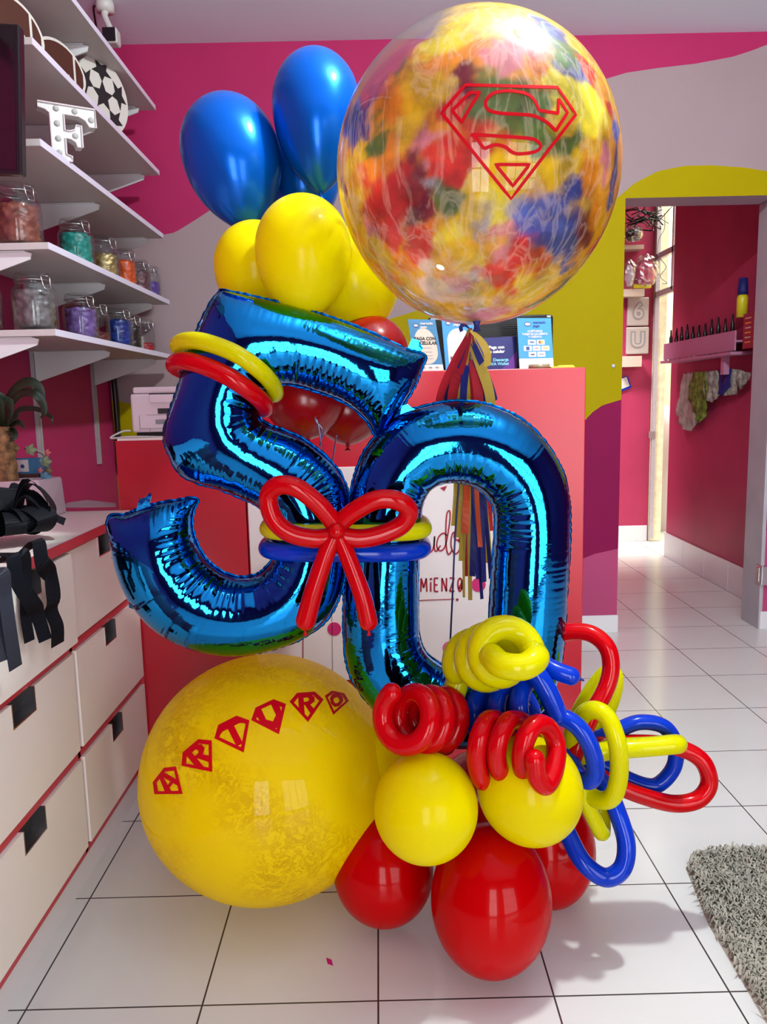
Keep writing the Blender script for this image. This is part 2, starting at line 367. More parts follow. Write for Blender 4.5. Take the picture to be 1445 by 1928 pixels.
for a, b in zip(xs[:-1], xs[1:]):
    lo = []
    for x in (a, b):
        z1 = min(np.interp(x, *c1), ZC); z2 = np.interp(x, *c2); z3 = np.interp(x, *c3); z4 = np.interp(x, *c4)
        z0 = DZ if (a >= D0-1e-6 and b <= D1+1e-6) else 0.0
        zs = [z0, max(z4, z0), max(z3, z0), max(z2, z0), max(z1, z0), ZC]
        for i in range(1, 6): zs[i] = max(zs[i], zs[i-1])
        lo.append(zs)
    for i in range(5):
        q = [(a, YB, lo[0][i]), (b, YB, lo[1][i]), (b, YB, lo[1][i+1]), (a, YB, lo[0][i+1])]
        if lo[0][i+1]-lo[0][i] < 1e-5 and lo[1][i+1]-lo[1][i] < 1e-5: continue
        mb.add(q, [(0, 1, 2, 3)], i)
for (x0, x1, z0) in ((XL, D0, 0), (D1, 3.4, 0), (D0, D1, DZ)):      # the wall's thickness
    mb.box((x0, YB+0.001, z0), (x1, YB+0.165, ZC), 5)
struct(mb.build('wall_back', ['rose_wall', 'purple_wall', 'yellow_wall', 'lilac', 'pink', 'lintel']))
struct(MB().box((0.62, YB-0.010, 0), (D0+0.004, YB-0.001, 0.085)).box((D1, YB-0.01, 0), (3.4, YB-0.001, 0.085)).build('baseboard_back', 'skirting', bevel=0.002))
# metal right jamb of the doorway with its hinge block
j = struct(MB().box((D1-0.006, YB-0.006, 0), (D1+0.012, YB+0.169, DZ-0.002)).build('door_1', 'jamb', bevel=0.003))
p = at(1412, 1083, YB-0.01)
MB().box((D1-0.012, YB-0.03, p.z-0.045), (D1+0.045, YB+0.03, p.z+0.045)).box((D1-0.018, YB-0.012, p.z-0.035), (D1-0.012, YB+0.02, p.z+0.035)).build('hinge', 'chrome', j, bevel=0.003)
# corner pipe / cable run in the back left corner
tag(tube('corner_cable', [(XL+0.022, YB-0.02, 2.0), (XL+0.025, YB-0.025, 1.6), (XL+0.02, YB-0.02, 1.3), (XL+0.026, YB-0.025, 1.1), (XL+0.022, YB-0.02, 0.83)], 0.012, 'black', sp=6, n=10), 'dark cable run down the corner between the dark pink wall and the mural', 'cable')

# passage behind the doorway
XP = 1.975; YF = 5.87
struct(MB().box((XP, YB+0.17, 0), (XP+0.14, 5.29, 2.75)).build('wall_passage_right', 'pink_pass'))
struct(MB().box((0.4, YF, 0), (2.045, YF+0.14, 2.75)).build('wall_passage_far', 'pink_pass'))
struct(MB().box((0.4, YB+0.17, 0), (0.5, YF, 2.75)).build('wall_passage_left', 'pink_pass'))
bb = MB()
y = 5.29
while y > 3.76:
    y2 = max(y-0.33, 3.74); bb.box((XP-0.012, y2+0.003, 0), (XP-0.0005, y, 0.165)); y = y2
bb.box((0.52, YF-0.012, 0), (2.04, YF-0.001, 0.12)); bb.box((XP, 5.291, 0), (XP+0.13, 5.30, 0.165))
struct(bb.build('baseboard_passage', 'skirting', bevel=0.002))
struct(MB().box((2.05, YF-0.03, 0), (2.14, YF+0.12, 2.75)).build('trim_1', 'tan', bevel=0.006))
struct(MB().box((2.12, 5.99, 0), (4.2, 6.05, 0.0001)).box((2.14, 7.2, 0), (4.2, 7.3, 3.4)).box((3.9, 3.8, 0), (4.0, 7.2, 3.4)).build('wall_outside', 'cream_out'))
wb = MB(); yb = [atX(1260, 474, 2.06), atX(1258, 548, 2.06)]
for p in yb: wb.box((2.045, 5.30, p.z-0.02), (2.075, 5.84, p.z+0.02))
q = atX(1270, 500, 2.06); wb.box((2.045, q.y-0.012, yb[1].z), (2.075, q.y+0.012, 2.74))
wb.box((2.045, 5.825, 0.02), (2.075, 5.84, 2.74))
struct(wb.build('window_2', 'rail'))
pp = MB().box((2.35, 6.3, 0), (2.6, 6.6, 0.35)); 
tag(MB().lathe((2.30, 6.35, 0), [(0.10, 0), (0.16, 0.5), (0.19, 0.52), (0.17, 0.86), (0.12, 0.98), (0.04, 1.02)], 24).build('cloth_sack', 'paper', smooth=True, origin=(2.30, 6.35, 0)), 'pale bundled sack standing outside beyond the bright passage opening', 'sack')

# ================================================================= COUNTER, CABINETS, SHELVES
YC = 2.205
def cp(x, y): return at(x, y, YC)
xl0 = cp(217, 832).x; zt = cp(900, 696).z; zl = cp(280, 829).z; xr = cp(1101, 900).x; xl = xl0; xm = cp(462, 900).x
ct = thing('reception_counter', 'red reception counter with a raised right half and a white lettered front panel', 'counter', ((xl+xr)/2, YC+0.2, 0))
MB().box((xl, YC, 0), (xm-0.002, YC+0.42, zl)).build('counter_body', 'red_lam', ct, bevel=0.002)
MB().box((xm, YC, 0), (xr, YC+0.42, zt)).build('raised_counter_body', 'red_lam', ct, bevel=0.002)
MB().box((xl+0.004, YC+0.006, zl), (xm-0.004, YC+0.41, zl+0.006)).build('counter_top', 'white_lam', ct)
pz1 = cp(470, 883).z; pz0 = cp(656, 1279).z; px0 = cp(465, 900).x; px1 = cp(1042, 1100).x
pan = MB().box((px0, YC-0.006, pz0), (px1, YC-0.0005, pz1)).build('front_panel', 'panel', ct, bevel=0.001)
yv = YC-0.0075
def dot(x, y, r, m_):
    c = cp(x, y); rr = r*mpp(c); n = 28
    pts = [(c.x+rr*math.cos(2*PI*i/n), c.z+rr*math.sin(2*PI*i/n)) for i in range(n)]
    MB().prism(pts, yv, YC-0.0058).build('printed_dot', m_, pan)
dot(630, 1183, 13, 'dot_magenta'); dot(847, 1219, 13.5, 'dot_pink'); dot(901, 1100, 13.5, 'dot_magenta'); dot(861, 1128, 2.6, 'crimson')
def stroke(name, L, r, m_, parent, Y, n=8, flat=0.35):
    """a flat inked line on a vertical surface at depth Y"""
    P = spline([at(x, y, Y) for x, y in L], 8); v = []; f = []
    for i, p in enumerate(P):
        a = P[max(i-1, 0)]; b = P[min(i+1, len(P)-1)]; t = (b-a).normalized(); nn = Vector((-t.z, 0, t.x))*r
        v += [p+nn, p-nn]
    v2 = [q+Vector((0, 0.001, 0)) for q in v]; n_ = len(v)
    for i in range(len(P)-1):
        f.append((2*i, 2*i+1, 2*i+3, 2*i+2)); f.append((n_+2*i, n_+2*i+2, n_+2*i+3, n_+2*i+1))
        f.append((2*i, 2*i+2, n_+2*i+2, n_+2*i)); f.append((2*i+1, n_+2*i+1, n_+2*i+3, 2*i+3))
    return obj(name, v+v2, f, m_, parent)
lw = 0.0021
stroke('printed_lettering', [(803, 1010), (806, 1025), (805, 1038), (811, 1040), (817, 1030), (819, 1010), (818, 1030), (822, 1038), (830, 1027)], lw, 'crimson', pan, yv)
stroke('printed_lettering', [(843, 1009), (835, 1004), (826, 1012), (823, 1028), (829, 1037), (838, 1030), (844, 1005), (848, 975), (847, 962), (842, 968), (840, 1000), (841, 1030), (845, 1044), (852, 1036)], lw, 'crimson', pan, yv)
stroke('printed_lettering', [(860, 1000), (852, 1006), (850, 1028), (857, 1043), (866, 1034), (866, 1012), (859, 1001), (856, 1012), (866, 1020)], lw, 'crimson', pan, yv)
def caps(s, x, y, dx, h, r=0.0022):
    G = {'M': [[(0, 1), (0.05, 0), (0.45, 0.7), (0.85, 0), (0.95, 1)]], 'I': [[(0.3, 0.3), (0.3, 1)], [(0.2, 0.02), (0.32, 0.09), (0.44, 0.0)]],
         'E': [[(0.7, 0), (0.1, 0), (0.1, 1), (0.7, 1)], [(0.1, 0.5), (0.6, 0.5)]], 'N': [[(0.05, 1), (0.05, 0), (0.75, 1), (0.75, 0)]],
         'Z': [[(0, 0), (0.7, 0), (0.0, 1), (0.75, 1)]], 'O': [[(0.4, 0), (0.1, 0.2), (0.05, 0.6), (0.3, 1), (0.65, 0.8), (0.7, 0.3), (0.4, 0)]]}
    for ch in s:
        for st in G[ch]:
            L = []
            for (a, b), (c, d) in zip(st[:-1], st[1:]): L += [(a, b)]
            L.append(st[-1])
            P = [(x+a*dx*0.8, y+b*h-0.012*(x+a*dx-793)) for a, b in L]
            if ch in 'MENZ':
                for s0, s1 in zip(P[:-1], P[1:]): stroke('printed_lettering', [s0, s1], r, 'crimson', pan, yv)
            else: stroke('printed_lettering', P, r, 'crimson', pan, yv)
        x += dx*(0.62 if ch == 'I' else 1.0)
caps('MIENZO', 793, 1089, 15, 25)
stroke('printed_line', [(760, 1131.5), (856, 1128)], 0.0010, 'crimson', pan, yv)
stroke('printed_line', [(571.5, 1100), (570.5, 1274)], 0.0012, 'crimson', pan, yv)
stroke('printed_line', [(624.5, 1100), (627, 1274)], 0.0007, 'ink_grey', pan, yv)
MB().prism([(cp(x, y).x, cp(x, y).z) for x, y in [(829, 918), (842, 914), (837, 924)]], yv, YC-0.0058).build('printed_triangle', 'crimson', pan)
MB().prism([(cp(x, y).x, cp(x, y).z) for x, y in [(862, 1014), (873, 1013), (868, 1030)]], yv, YC-0.0058).build('printed_triangle', 'crimson', pan)
MB().prism([(cp(x, y).x, cp(x, y).z) for x, y in [(862, 1108), (873, 1085), (873, 1108)]], yv, YC-0.0058).build('printed_triangle', 'crimson', pan)

# left cabinet run
XF = -0.705
cb = thing('drawer_cabinet', 'low white drawer cabinet with red edges along the left wall', 'cabinet', ((XF+XL)/2, 1.6, 0))
MB().box((XL+0.005, 0.72, 0.075), (XF-0.055, YC-0.004, 0.80)).build('cabinet_body', 'red_trim', cb)
MB().box((XL+0.005, 0.70, 0.802), (XF+0.012, YC-0.004, 0.820)).build('cabinet_top', ['white_lam'], cb)
MB().box((XF+0.0125, 0.70, 0.800), (XF+0.016, YC-0.004, 0.822)).build('red_edge_band', 'red_trim', cb)
MB().box((XL+0.02, 0.72, 0), (XF-0.012, YC-0.004, 0.073)).build('plinth', 'skirting', cb)
rails = MB()
for z in (0.573, 0.318, 0.080): rails.box((XF-0.055, 0.72, z-0.009), (XF-0.004, YC-0.004, z+0.009))
rails.box((XF-0.055, 1.703, 0.075), (XF-0.004, 1.717, 0.573)); rails.box((XF-0.02, YC-0.012, 0.075), (XF+0.002, YC-0.004, 0.80))
rails.build('red_rails', 'red_trim', cb)
for (ya, yb_) in ((1.215, 1.700), (1.720, YC-0.014)):
    for (z0, z1) in ((0.590, 0.793), (0.333, 0.563), (0.095, 0.307)):
        pull = 0.014 if (ya < 1.5 and z0 > 0.5) else 0.0
        h0, h1 = (1.40, 1.50) if ya < 1.5 else (1.905, 1.985)
        if ya < 1.5 and z0 > 0.5: h0, h1 = 1.44, 1.54
        xa, xb = XF-0.003+pull, XF+0.004+pull
        hz = z1-0.050
        d = MB().box((xa-0.012, ya, z0), (xb, yb_, hz)).box((xa-0.012, ya, hz), (xb, h0, z1)).box((xa-0.012, h1, hz), (xb, yb_, z1)).build('drawer', 'white_lam', cb)
        hh = MB().box((xa-0.03, h0, hz), (xa-0.025, h1, z1), 1).box((xa-0.025, h0, hz), (xb+0.001, h1, hz+0.003), 0).box((xa-0.025, h1-0.003, hz+0.003), (xb+0.001, h1, z1), 0).box((xa-0.025, h0, hz+0.003), (xb+0.001, h0+0.003, z1), 0)
        hh.build('recessed_handle', ['chrome', 'dark_hole'], d)

# wall shelves with brackets on slotted rails
SZ = [2.313, 2.062, 1.814, 1.552, 1.325]
labs = ['topmost white wall shelf just under the ceiling', 'second white wall shelf, carrying the flat ball cutouts', 'third white wall shelf, carrying the marquee letter', 'fourth white wall shelf, carrying jars from copper to purple', 'lowest white wall shelf, with grey and blue filled jars']
RY = [2.19, 2.765, 3.335]
for k, z in enumerate(SZ):
    y0 = 1.2 if k == 0 else 2.172; y1 = 3.36 + (0.04 if k == 3 else 0.08 if k == 4 else 0)
    sh = thing('wall_shelf', labs[k], 'shelf', ((XL-0.87)/2, 2.8, z-0.018), 'white shelves on the left wall')
    MB().box((XL+0.012, y0, z-0.018), (-0.8715, y1, z)).build('shelf_board', 'white_board', sh, bevel=0.0008)
    MB().box((-0.8713, y0, z-0.018), (-0.870, y1, z)).build('edge_band', 'edge_board', sh)
    for ry in (RY if k else [2.19, 2.765, 3.335-0.02]):
        zz = z-0.019
        MB().prism([(XL+0.012, zz), (-0.945, zz), (-0.925, zz-0.006), (-0.93, zz-0.022), (-1.0, zz-0.045), (XL+0.012, zz-0.105)], ry-0.003, ry+0.003).box((XL+0.012, ry-0.011, zz-0.003), (-0.94, ry+0.011, zz)).build('bracket', 'bracket', sh)
for n_, ry in enumerate(RY):
    lab = ['slotted wall rail nearest the camera, beside the television', 'slotted wall rail behind the potted cane plant leaves', 'slotted wall rail nearest the corner, ending above the cabinet'][n_]
    rl = MB().box((XL+0.001, ry-0.016, 0.87-0.06*(n_ == 1)), (XL+0.004, ry+0.016, 2.35)).box((XL+0.004, ry-0.016, 0.87-0.06*(n_ == 1)), (XL+0.0115, ry-0.007, 2.35)).box((XL+0.004, ry+0.007, 0.87-0.06*(n_ == 1)), (XL+0.0115, ry+0.016, 2.35)).build('shelf_rail', 'rail', origin=(XL, ry, 0.87))
    tag(rl, lab, 'rail', 'slotted rails on the left wall')

# ---------------------------------------------------------------- jars
def jar_contents(c, r, h, col, name, seed, metal=0.0):
    n = 44; rows = 22; v = []; f = []
    for j in range(rows+1):
        t = j/rows; z = h*t; rr = r*(0.85+0.15*math.sin(min(1, t*5)*PI/2)) if t < 0.2 else r
        if t > 0.93: rr = r*(1-(t-0.93)/0.07*0.9)
        for i in range(n):
            a = 2*PI*i/n; p = Vector((math.cos(a), math.sin(a), z/r*1.0))
            d = noise.voronoi(p*2.6+Vector((seed, seed*1.7, 0)), distance_metric='DISTANCE')[0]
            q = (d[1]-d[0]); k = 0.86+0.13*min(1, q*2.2)
            v.append((c[0]+rr*k*math.cos(a), c[1]+rr*k*math.sin(a), c[2]+z*(0.96+0.06*min(1, q*2))))
    for j in range(rows):
        for i in range(n): f.append((j*n+i, j*n+(i+1) % n, (j+1)*n+(i+1) % n, (j+1)*n+i))
    f.append([i for i in range(n)][::-1]); f.append([rows*n+i for i in range(n)])
    mm = mat(name+'_latex', col, 0.42, metal=metal, vary=0.5, vscale=45)
    return obj('folded_balloons', v, f, mm, None, True, None, c)
def jar(x, y, z, r, h, col, fill, lab, clab, seed, metal=0.0, empty=False, extra=None):
    t = thing('glass_jar', lab, 'jar', (x, y, z), 'clip top glass jars on the wall shelves')
    rb = r; rn = r*0.80
    prof = [(rb*0.80, 0.001), (rb*0.95, 0.004), (rb, 0.016), (rb, h*0.62), (rb*0.97, h*0.70), (rn, h*0.80), (rn, h*0.845), (rn*1.05, h*0.85), (rn*1.05, h*0.87), (rn*0.98, h*0.875),
            (rn*0.90, h*0.874), (rn*0.92, h*0.80), (rb*0.90, h*0.70), (rb*0.93, h*0.62), (rb*0.93, 0.02), (rb*0.8, 0.008), (0.0, 0.008)]
    MB().lathe((x, y, z), prof, 40).build('jar_body', 'jar_glass', t, True)
    lid = [(rn*0.95, h*0.885), (rn*1.07, h*0.888), (rn*1.07, h*0.925), (rn*1.0, h*0.93), (rn*1.02, h*0.975), (rn*0.97, h*0.99), (rn*0.8, h*1.0), (rn*0.75, h*0.985), (0, h*0.982)]
    MB().lathe((x, y, z), lid, 40).build('lid', 'jar_glass', t, True)
    # wire bail: ring and clasp towards the room
    a0 = math.radians(-35)
    c, s = math.cos(a0), math.sin(a0)
    def P(rr, zz, side=0.0): return (x+rr*c-side*s, y+rr*s+side*c, z+zz)
    ring = [(x+rn*1.07*math.cos(a), y+rn*1.07*math.sin(a), z+h*0.862) for a in np.linspace(0, 2*PI, 25)[:-1]]
    v, f = tube_mesh([Vector(p) for p in ring], 0.0011, 8, True)
    o = obj('wire_clasp', v, f, 'chrome', t, True)
    loop = [P(rn*1.05, h*0.93, -0.012), P(rn*1.22, h*0.90, -0.013), P(rn*1.30, h*0.78, -0.011), P(rn*1.42, h*0.70, -0.008), P(rn*1.42, h*0.70, 0.008), P(rn*1.30, h*0.78, 0.011), P(rn*1.22, h*0.90, 0.013), P(rn*1.05, h*0.93, 0.012)]
    v, f = tube_mesh(spline(loop, 5, True), 0.0013, 8, True); obj('clasp_loop', v, f, 'chrome', t, True)
    if extra: extra(t)
    cc = jar_contents((x, y, z+0.012), r*0.90, h*fill, col, clab.split(' ')[0], seed, metal)
    tag(cc, clab, 'balloons', 'folded balloons inside the jars', 'stuff')
def jY(px, r, X=-0.965, py=450): return atX(px, py, X+r*0.9).y
z4, z5 = SZ[3]+0.0005, SZ[4]+0.0005
jar(-0.985, 2.262, z4, 0.063, 0.172, (0.26, 0.075, 0.055), 0.66, 'large jar packed with copper balloons at the near end of the fourth shelf', 'copper brown folded balloons inside the largest upper jar', 1)
jar(-0.965, jY(172, .056), z4, 0.056, 0.160, (0.01, 0.28, 0.24), 0.68, 'jar packed with teal balloons on the fourth shelf', 'teal folded balloons inside a jar on the fourth shelf', 2)
jar(-0.965, jY(219, .052), z4, 0.052, 0.160, (0.50, 0.36, 0.16), 0.58, 'jar of gold balloons between the teal and orange jars', 'gold folded balloons inside a jar beside the teal one', 3, 0.6)
jar(-0.965, jY(252, .046), z4, 0.046, 0.158, (0.80, 0.10, 0.01), 0.68, 'jar of bright orange balloons on the fourth shelf', 'orange folded balloons inside a jar on the fourth shelf', 4)
jar(-0.965, jY(277, .045), z4, 0.045, 0.150, (0.22, 0.10, 0.12), 0.65, 'jar of mauve brown balloons right of the orange jar', 'mauve folded balloons inside the jar right of the orange one', 5, 0.3)
jar(-0.965, jY(295, .045), z4, 0.045, 0.150, (0.16, 0.09, 0.40), 0.50, 'half filled jar of violet balloons at the far end of the fourth shelf', 'violet folded balloons at the far end of the fourth shelf', 6)
jar(-1.125, 2.38, z4, 0.045, 0.120, (0.05, 0.012, 0.02), 0.6, 'small dark jar half hidden behind the copper jar', 'dark folded balloons behind the copper jar', 7)
jar(-1.11, 2.255, z5, 0.058, 0.165, (0.42, 0.36, 0.24), 0.55, 'jar of pale gold balloons cut by the left picture edge on the lowest shelf', 'pale champagne folded balloons at the near end of the lowest shelf', 8, 0.5)
jar(-0.955, 2.255, z5, 0.060, 0.160, (0.17, 0.15, 0.155), 0.68, 'large jar packed with grey balloons on the lowest shelf', 'grey folded balloons inside the large lower jar', 9)
jar(-0.965, jY(180, .055, -0.965, 590), z5, 0.055, 0.152, (0.20, 0.11, 0.36), 0.66, 'jar of lavender balloons beside the grey jar', 'lavender purple folded balloons on the lowest shelf', 10)
jar(-0.985, jY(203, .050, -0.985, 590), z5, 0.049, 0.148, (0.14, 0.03, 0.03), 0.25, 'nearly empty jar behind the lavender jar', 'few dark copper balloons at the bottom of a jar', 11)
jar(-0.965, jY(245, .052, -0.965, 590), z5, 0.052, 0.150, (0.01, 0.04, 0.28), 0.66, 'jar packed with royal blue balloons on the lowest shelf', 'royal blue folded balloons inside a jar', 12)
jar(-0.965, jY(263, .044, -0.965, 590), z5, 0.044, 0.142, (0.025, 0.022, 0.022), 0.62, 'jar of black balloons right of the royal blue jar', 'black folded balloons inside a jar', 13)
def lab_(t):
    p = wloc(t); r = 0.0452
    v = []; f = []
    for i in range(7):
        a = -PI*0.62+i/6*0.55; v += [(p.x+r*math.cos(a), p.y+r*math.sin(a), p.z+0.02), (p.x+r*math.cos(a), p.y+r*math.sin(a), p.z+0.068)]
    for i in range(6): f.append((2*i, 2*i+2, 2*i+3, 2*i+1))
    o = obj('paper_label', v, f, 'sign_white', t)
jar(-0.965, jY(287, .044, -0.965, 590), z5, 0.044, 0.142, (0.40, 0.01, 0.02), 0.25, 'last jar of the lowest shelf, with a white label and a few red balloons', 'few red folded balloons at the bottom of the labelled jar', 14, extra=lab_)

# ---------------------------------------------------------------- flat cutout balls, letter, frame
dB = Vector((0.41, 0.91, 0)).normalized(); nB = Vector((dB.y, -dB.x, 0))
def board(nm, L, c, d0, d1, m_, par):
    n = len(L); v = [c+dB*u+Vector((0, 0, w_))+nB*d1 for u, w_ in L]+[c+dB*u+Vector((0, 0, w_))+nB*d0 for u, w_ in L]
    return obj(nm, v, [list(range(n)), list(range(2*n-1, n-1, -1))]+[[i, (i+1) % n, (i+1) % n+n, i+n] for i in range(n)], m_, par)
def disc_pts(cy, cz, ry, rz, n=48): return [(cy+ry*math.cos(2*PI*i/n), cz+rz*math.sin(2*PI*i/n)) for i in range(n)]
def lens_pts(ry, rz, n=24):
    return [(-ry*math.cos(PI*i/n), rz*math.sin(PI*i/n)**1.15) for i in range(n+1)]+[(ry*math.cos(PI*i/n), -rz*math.sin(PI*i/n)**1.15) for i in range(1, n)]
zB_ = SZ[1]+0.0008
for k, (pxx, pyy, xx, lab) in enumerate([(22, 40, -0.985, 'flat brown football cutout nearest the camera on the second shelf'), (109, 105, -0.965, 'flat brown football cutout leaning beside the soccer ball cutout')]):
    c = atX(pxx, pyy, xx); hz = 0.088; c.z = zB_+hz
    t = thing('football_cutout', lab, 'decoration', (c.x, c.y, zB_), 'football cutouts')
    ry = 0.112
    board('backing_board', lens_pts(ry, hz), c, -0.010, 0.0, 'mdf', t)
    def seg(a, b):
        L = []; n = 16; e = ry-0.010
        for sg in (1, -1):
            for i in (range(n+1) if sg > 0 else range(n, -1, -1)):
                y_ = a+(b-a)*i/n; q_ = max(0.0, 1-(y_/e)**2)**0.575; L.append((y_, sg*(hz-0.009)*q_))
        L = [q for i, q in enumerate(L) if i == 0 or (abs(q[0]-L[i-1][0])+abs(q[1]-L[i-1][1])) > 1e-5]
        board('brown_panel', L, c, 0.0, 0.0016, 'football', t)
    seg(-0.060, 0.060); seg(0.070, 0.099); seg(-0.099, -0.070)
    v = []; lc = [[(-0.040, -0.004), (0.040, -0.004), (0.040, 0.004), (-0.040, 0.004)]]+[[(-0.034+i*0.014, -0.018), (-0.030+i*0.014, -0.018), (-0.030+i*0.014, 0.018), (-0.034+i*0.014, 0.018)] for i in range(6)]
    mbx = MB()
    for L in lc:
        L = [(u, w_-0.02) for u, w_ in L]; n = 4
        vv = [c+dB*u+Vector((0, 0, w_))+nB*0.0028 for u, w_ in L]+[c+dB*u+Vector((0, 0, w_))+nB*0.0016 for u, w_ in L]
        mbx.add(vv, [(0, 1, 2, 3), (7, 6, 5, 4)]+[(i, (i+1) % 4, (i+1) % 4+4, i+4) for i in range(4)])
    mbx.build('white_lacing', 'mdf', t)
R_ = 0.125; c = atX(192, 152, -0.935); c.z = zB_+R_
t = thing('soccer_ball_cutout', 'round black and white soccer ball cutout at the end of the row of flat balls', 'decoration', (c.x, c.y, zB_))
board('backing_board', disc_pts(0, 0, R_, R_), c, -0.010, 0, 'mdf', t)
def star(cy_, cz_, r, rot, sq=1.0, ang=0):
    L = []
    for i in range(10):
        rr = r if i % 2 == 0 else r*0.47; a = rot+i*PI/5; u, v_ = rr*math.cos(a), rr*math.sin(a)
        ca, sa = math.cos(ang), math.sin(ang); ur, ut = u*ca+v_*sa, -u*sa+v_*ca; ur *= sq
        L.append((cy_+ur*ca-ut*sa, cz_+ur*sa+ut*ca))
    return L
board('black_star', star(0, 0, 0.050, PI/2), c, 0, 0.0015, 'ink', t)
for i in range(5):
    a = PI/2+i*2*PI/5; L = star(0.083*math.cos(a), 0.083*math.sin(a), 0.050, a+PI, 0.72, a)
    L = [(u*min(1, 0.116/math.hypot(u, w_)), w_*min(1, 0.116/math.hypot(u, w_))) for u, w_ in L]
    board('black_star', L, c, 0, 0.0015, 'ink', t)

# marquee letter F on the third shelf (faces the camera, turned to the room)
fz = SZ[2]+0.0005
def fpt(x, y): 
    p = atX(x, y, -0.955); return p
fl = thing('marquee_letter', 'white marquee letter F with round bulbs on the third shelf', 'letter', (-0.955, 2.5, fz))
O = at(84, 262, 2.34); O.z = fz; ux = Vector((0.86, 0.50, 0)).normalized(); nrm = Vector((ux.y, -ux.x, 0))
def lp(u, v_, d=0.0): return O+ux*(u*1.02)+Vector((0, 0, v_*0.90))+nrm*d
Fo = [(0.0, 0), (0.075, 0), (0.075, 0.012), (0.058, 0.018), (0.055, 0.03), (0.055, 0.085), (0.075, 0.088), (0.088, 0.098), (0.092, 0.115), (0.105, 0.115), (0.105, 0.060), (0.092, 0.060), (0.088, 0.072), (0.075, 0.078)]
Fo = [(0.0, 0.0), (0.070, 0.0), (0.070, 0.014), (0.055, 0.020), (0.055, 0.068), (0.070, 0.068), (0.082, 0.060), (0.086, 0.046), (0.100, 0.046), (0.100, 0.112), (0.086, 0.112), (0.082, 0.098), (0.070, 0.092), (0.055, 0.092),
      (0.055, 0.140), (0.095, 0.140), (0.112, 0.130), (0.122, 0.112), (0.140, 0.112), (0.140, 0.168), (-0.012, 0.168), (-0.012, 0.152), (0.006, 0.148), (0.018, 0.138), (0.018, 0.030), (0.012, 0.018), (0.0, 0.014)]
n = len(Fo)
vf = [lp(u, v_, 0) for u, v_ in Fo]+[lp(u, v_, -0.035) for u, v_ in Fo]
obj('letter_body', vf, [list(range(n)), list(range(2*n-1, n-1, -1))]+[[i, (i+1) % n, (i+1) % n+n, i+n] for i in range(n)], 'offwhite', fl)
rim = [lp(u, v_, 0.004) for u, v_ in Fo]; v, f = tube_mesh(rim, 0.0022, 6, True); obj('raised_rim', v, f, 'white_pl', fl)
for u, v_ in [(0.036, 0.155), (0.085, 0.154), (0.128, 0.135), (0.036, 0.110), (0.036, 0.065), (0.082, 0.080), (0.036, 0.022)]:
    MB().lathe(lp(u, v_, 0), [(0.0085, 0), (0.008, 0.003), (0.0055, 0.006), (0.0, 0.0075)], 16, axis=nrm).build('round_bulb', 'grey_lens', fl, True)
# picture frame with amber print near TV
pf = thing('photo_frame', 'small frame with an amber print behind the television edge', 'picture frame', (-1.05, 2.22, fz))
R3 = Matrix.Rotation(math.radians(12), 3, 'Y')
b = at(-6, 262, 2.24); 
MB().box((-1.16, 2.236, fz), (-1.028, 2.244, fz+0.10)).box((-1.17, 2.23, fz), (-1.158, 2.25, fz+0.11)).build('print', 'skin_orange', pf)
MB().box((-1.03, 2.228, fz), (-1.018, 2.25, fz+0.115)).box((-1.17, 2.228, fz+0.105), (-1.018, 2.25, fz+0.115)).build('frame', 'pink_wood', pf)
# television at left
tv = thing('television', 'black flat television cut by the upper left picture edge', 'television', (-1.0, 1.9, 1.5))
a_ = at(36, 60, 2.0); b_ = at(2, 345, 2.0)
x1 = a_.x; z1 = at(36, 62, 2.0).z; z0 = at(4, 330, 2.0).z
R2 = Matrix.Rotation(math.radians(4.0), 3, 'Y')
MB().box((x1-0.17, 2.0, z0), (x1, 2.03, z1+0.02), rot=R2, c=(x1, 2.0, z1)).build('casing', 'tv_frame', tv, bevel=0.004)
MB().box((x1-0.17, 1.998, z0+0.01), (x1-0.012, 2.0, z1+0.008), rot=R2, c=(x1, 2.0, z1)).build('screen', 'screen', tv)
MB().box((XL+0.002, 2.03, 1.72), (x1-0.10, 2.06, 1.80)).build('wall_arm', 'black', tv)

# security camera on the ceiling
p = at(200, 40, 3.2); sc = thing('security_camera', 'small white bullet security camera with a black face under the ceiling', 'camera', (p.x, 3.2, p.z))
c0 = at(199, 33, 3.2); c1_ = at(208, 68, 3.14)
MB().lathe((c0.x, 3.2, ZC-0.04-0.0), [(0.033, 0.0), (0.034, 0.028), (0.030, 0.0395)], 24).build('mount_plate', 'offwhite', sc, True)
tube('bracket_arm', [(c0.x, 3.2, ZC-0.04), (c0.x, 3.19, ZC-0.06), (c1_.x, 3.17, c1_.z+0.02)], 0.012, 'offwhite', sc, sp=5, n=12)
MB().box((c1_.x-0.028, 3.125, c1_.z-0.028), (c1_.x+0.028, 3.18, c1_.z+0.028)).build('housing', 'offwhite', sc, bevel=0.008)
MB().box((c1_.x-0.024, 3.121, c1_.z-0.024), (c1_.x+0.024, 3.126, c1_.z+0.024)).build('black_face', 'screen', sc, bevel=0.002)
tube('cable', [(c0.x-0.03, 3.2, ZC-0.02), (c0.x-0.05, 3.22, ZC-0.015), (c0.x-0.07, 3.3, ZC-0.05)], 0.004, 'black', sc, sp=5, n=8)
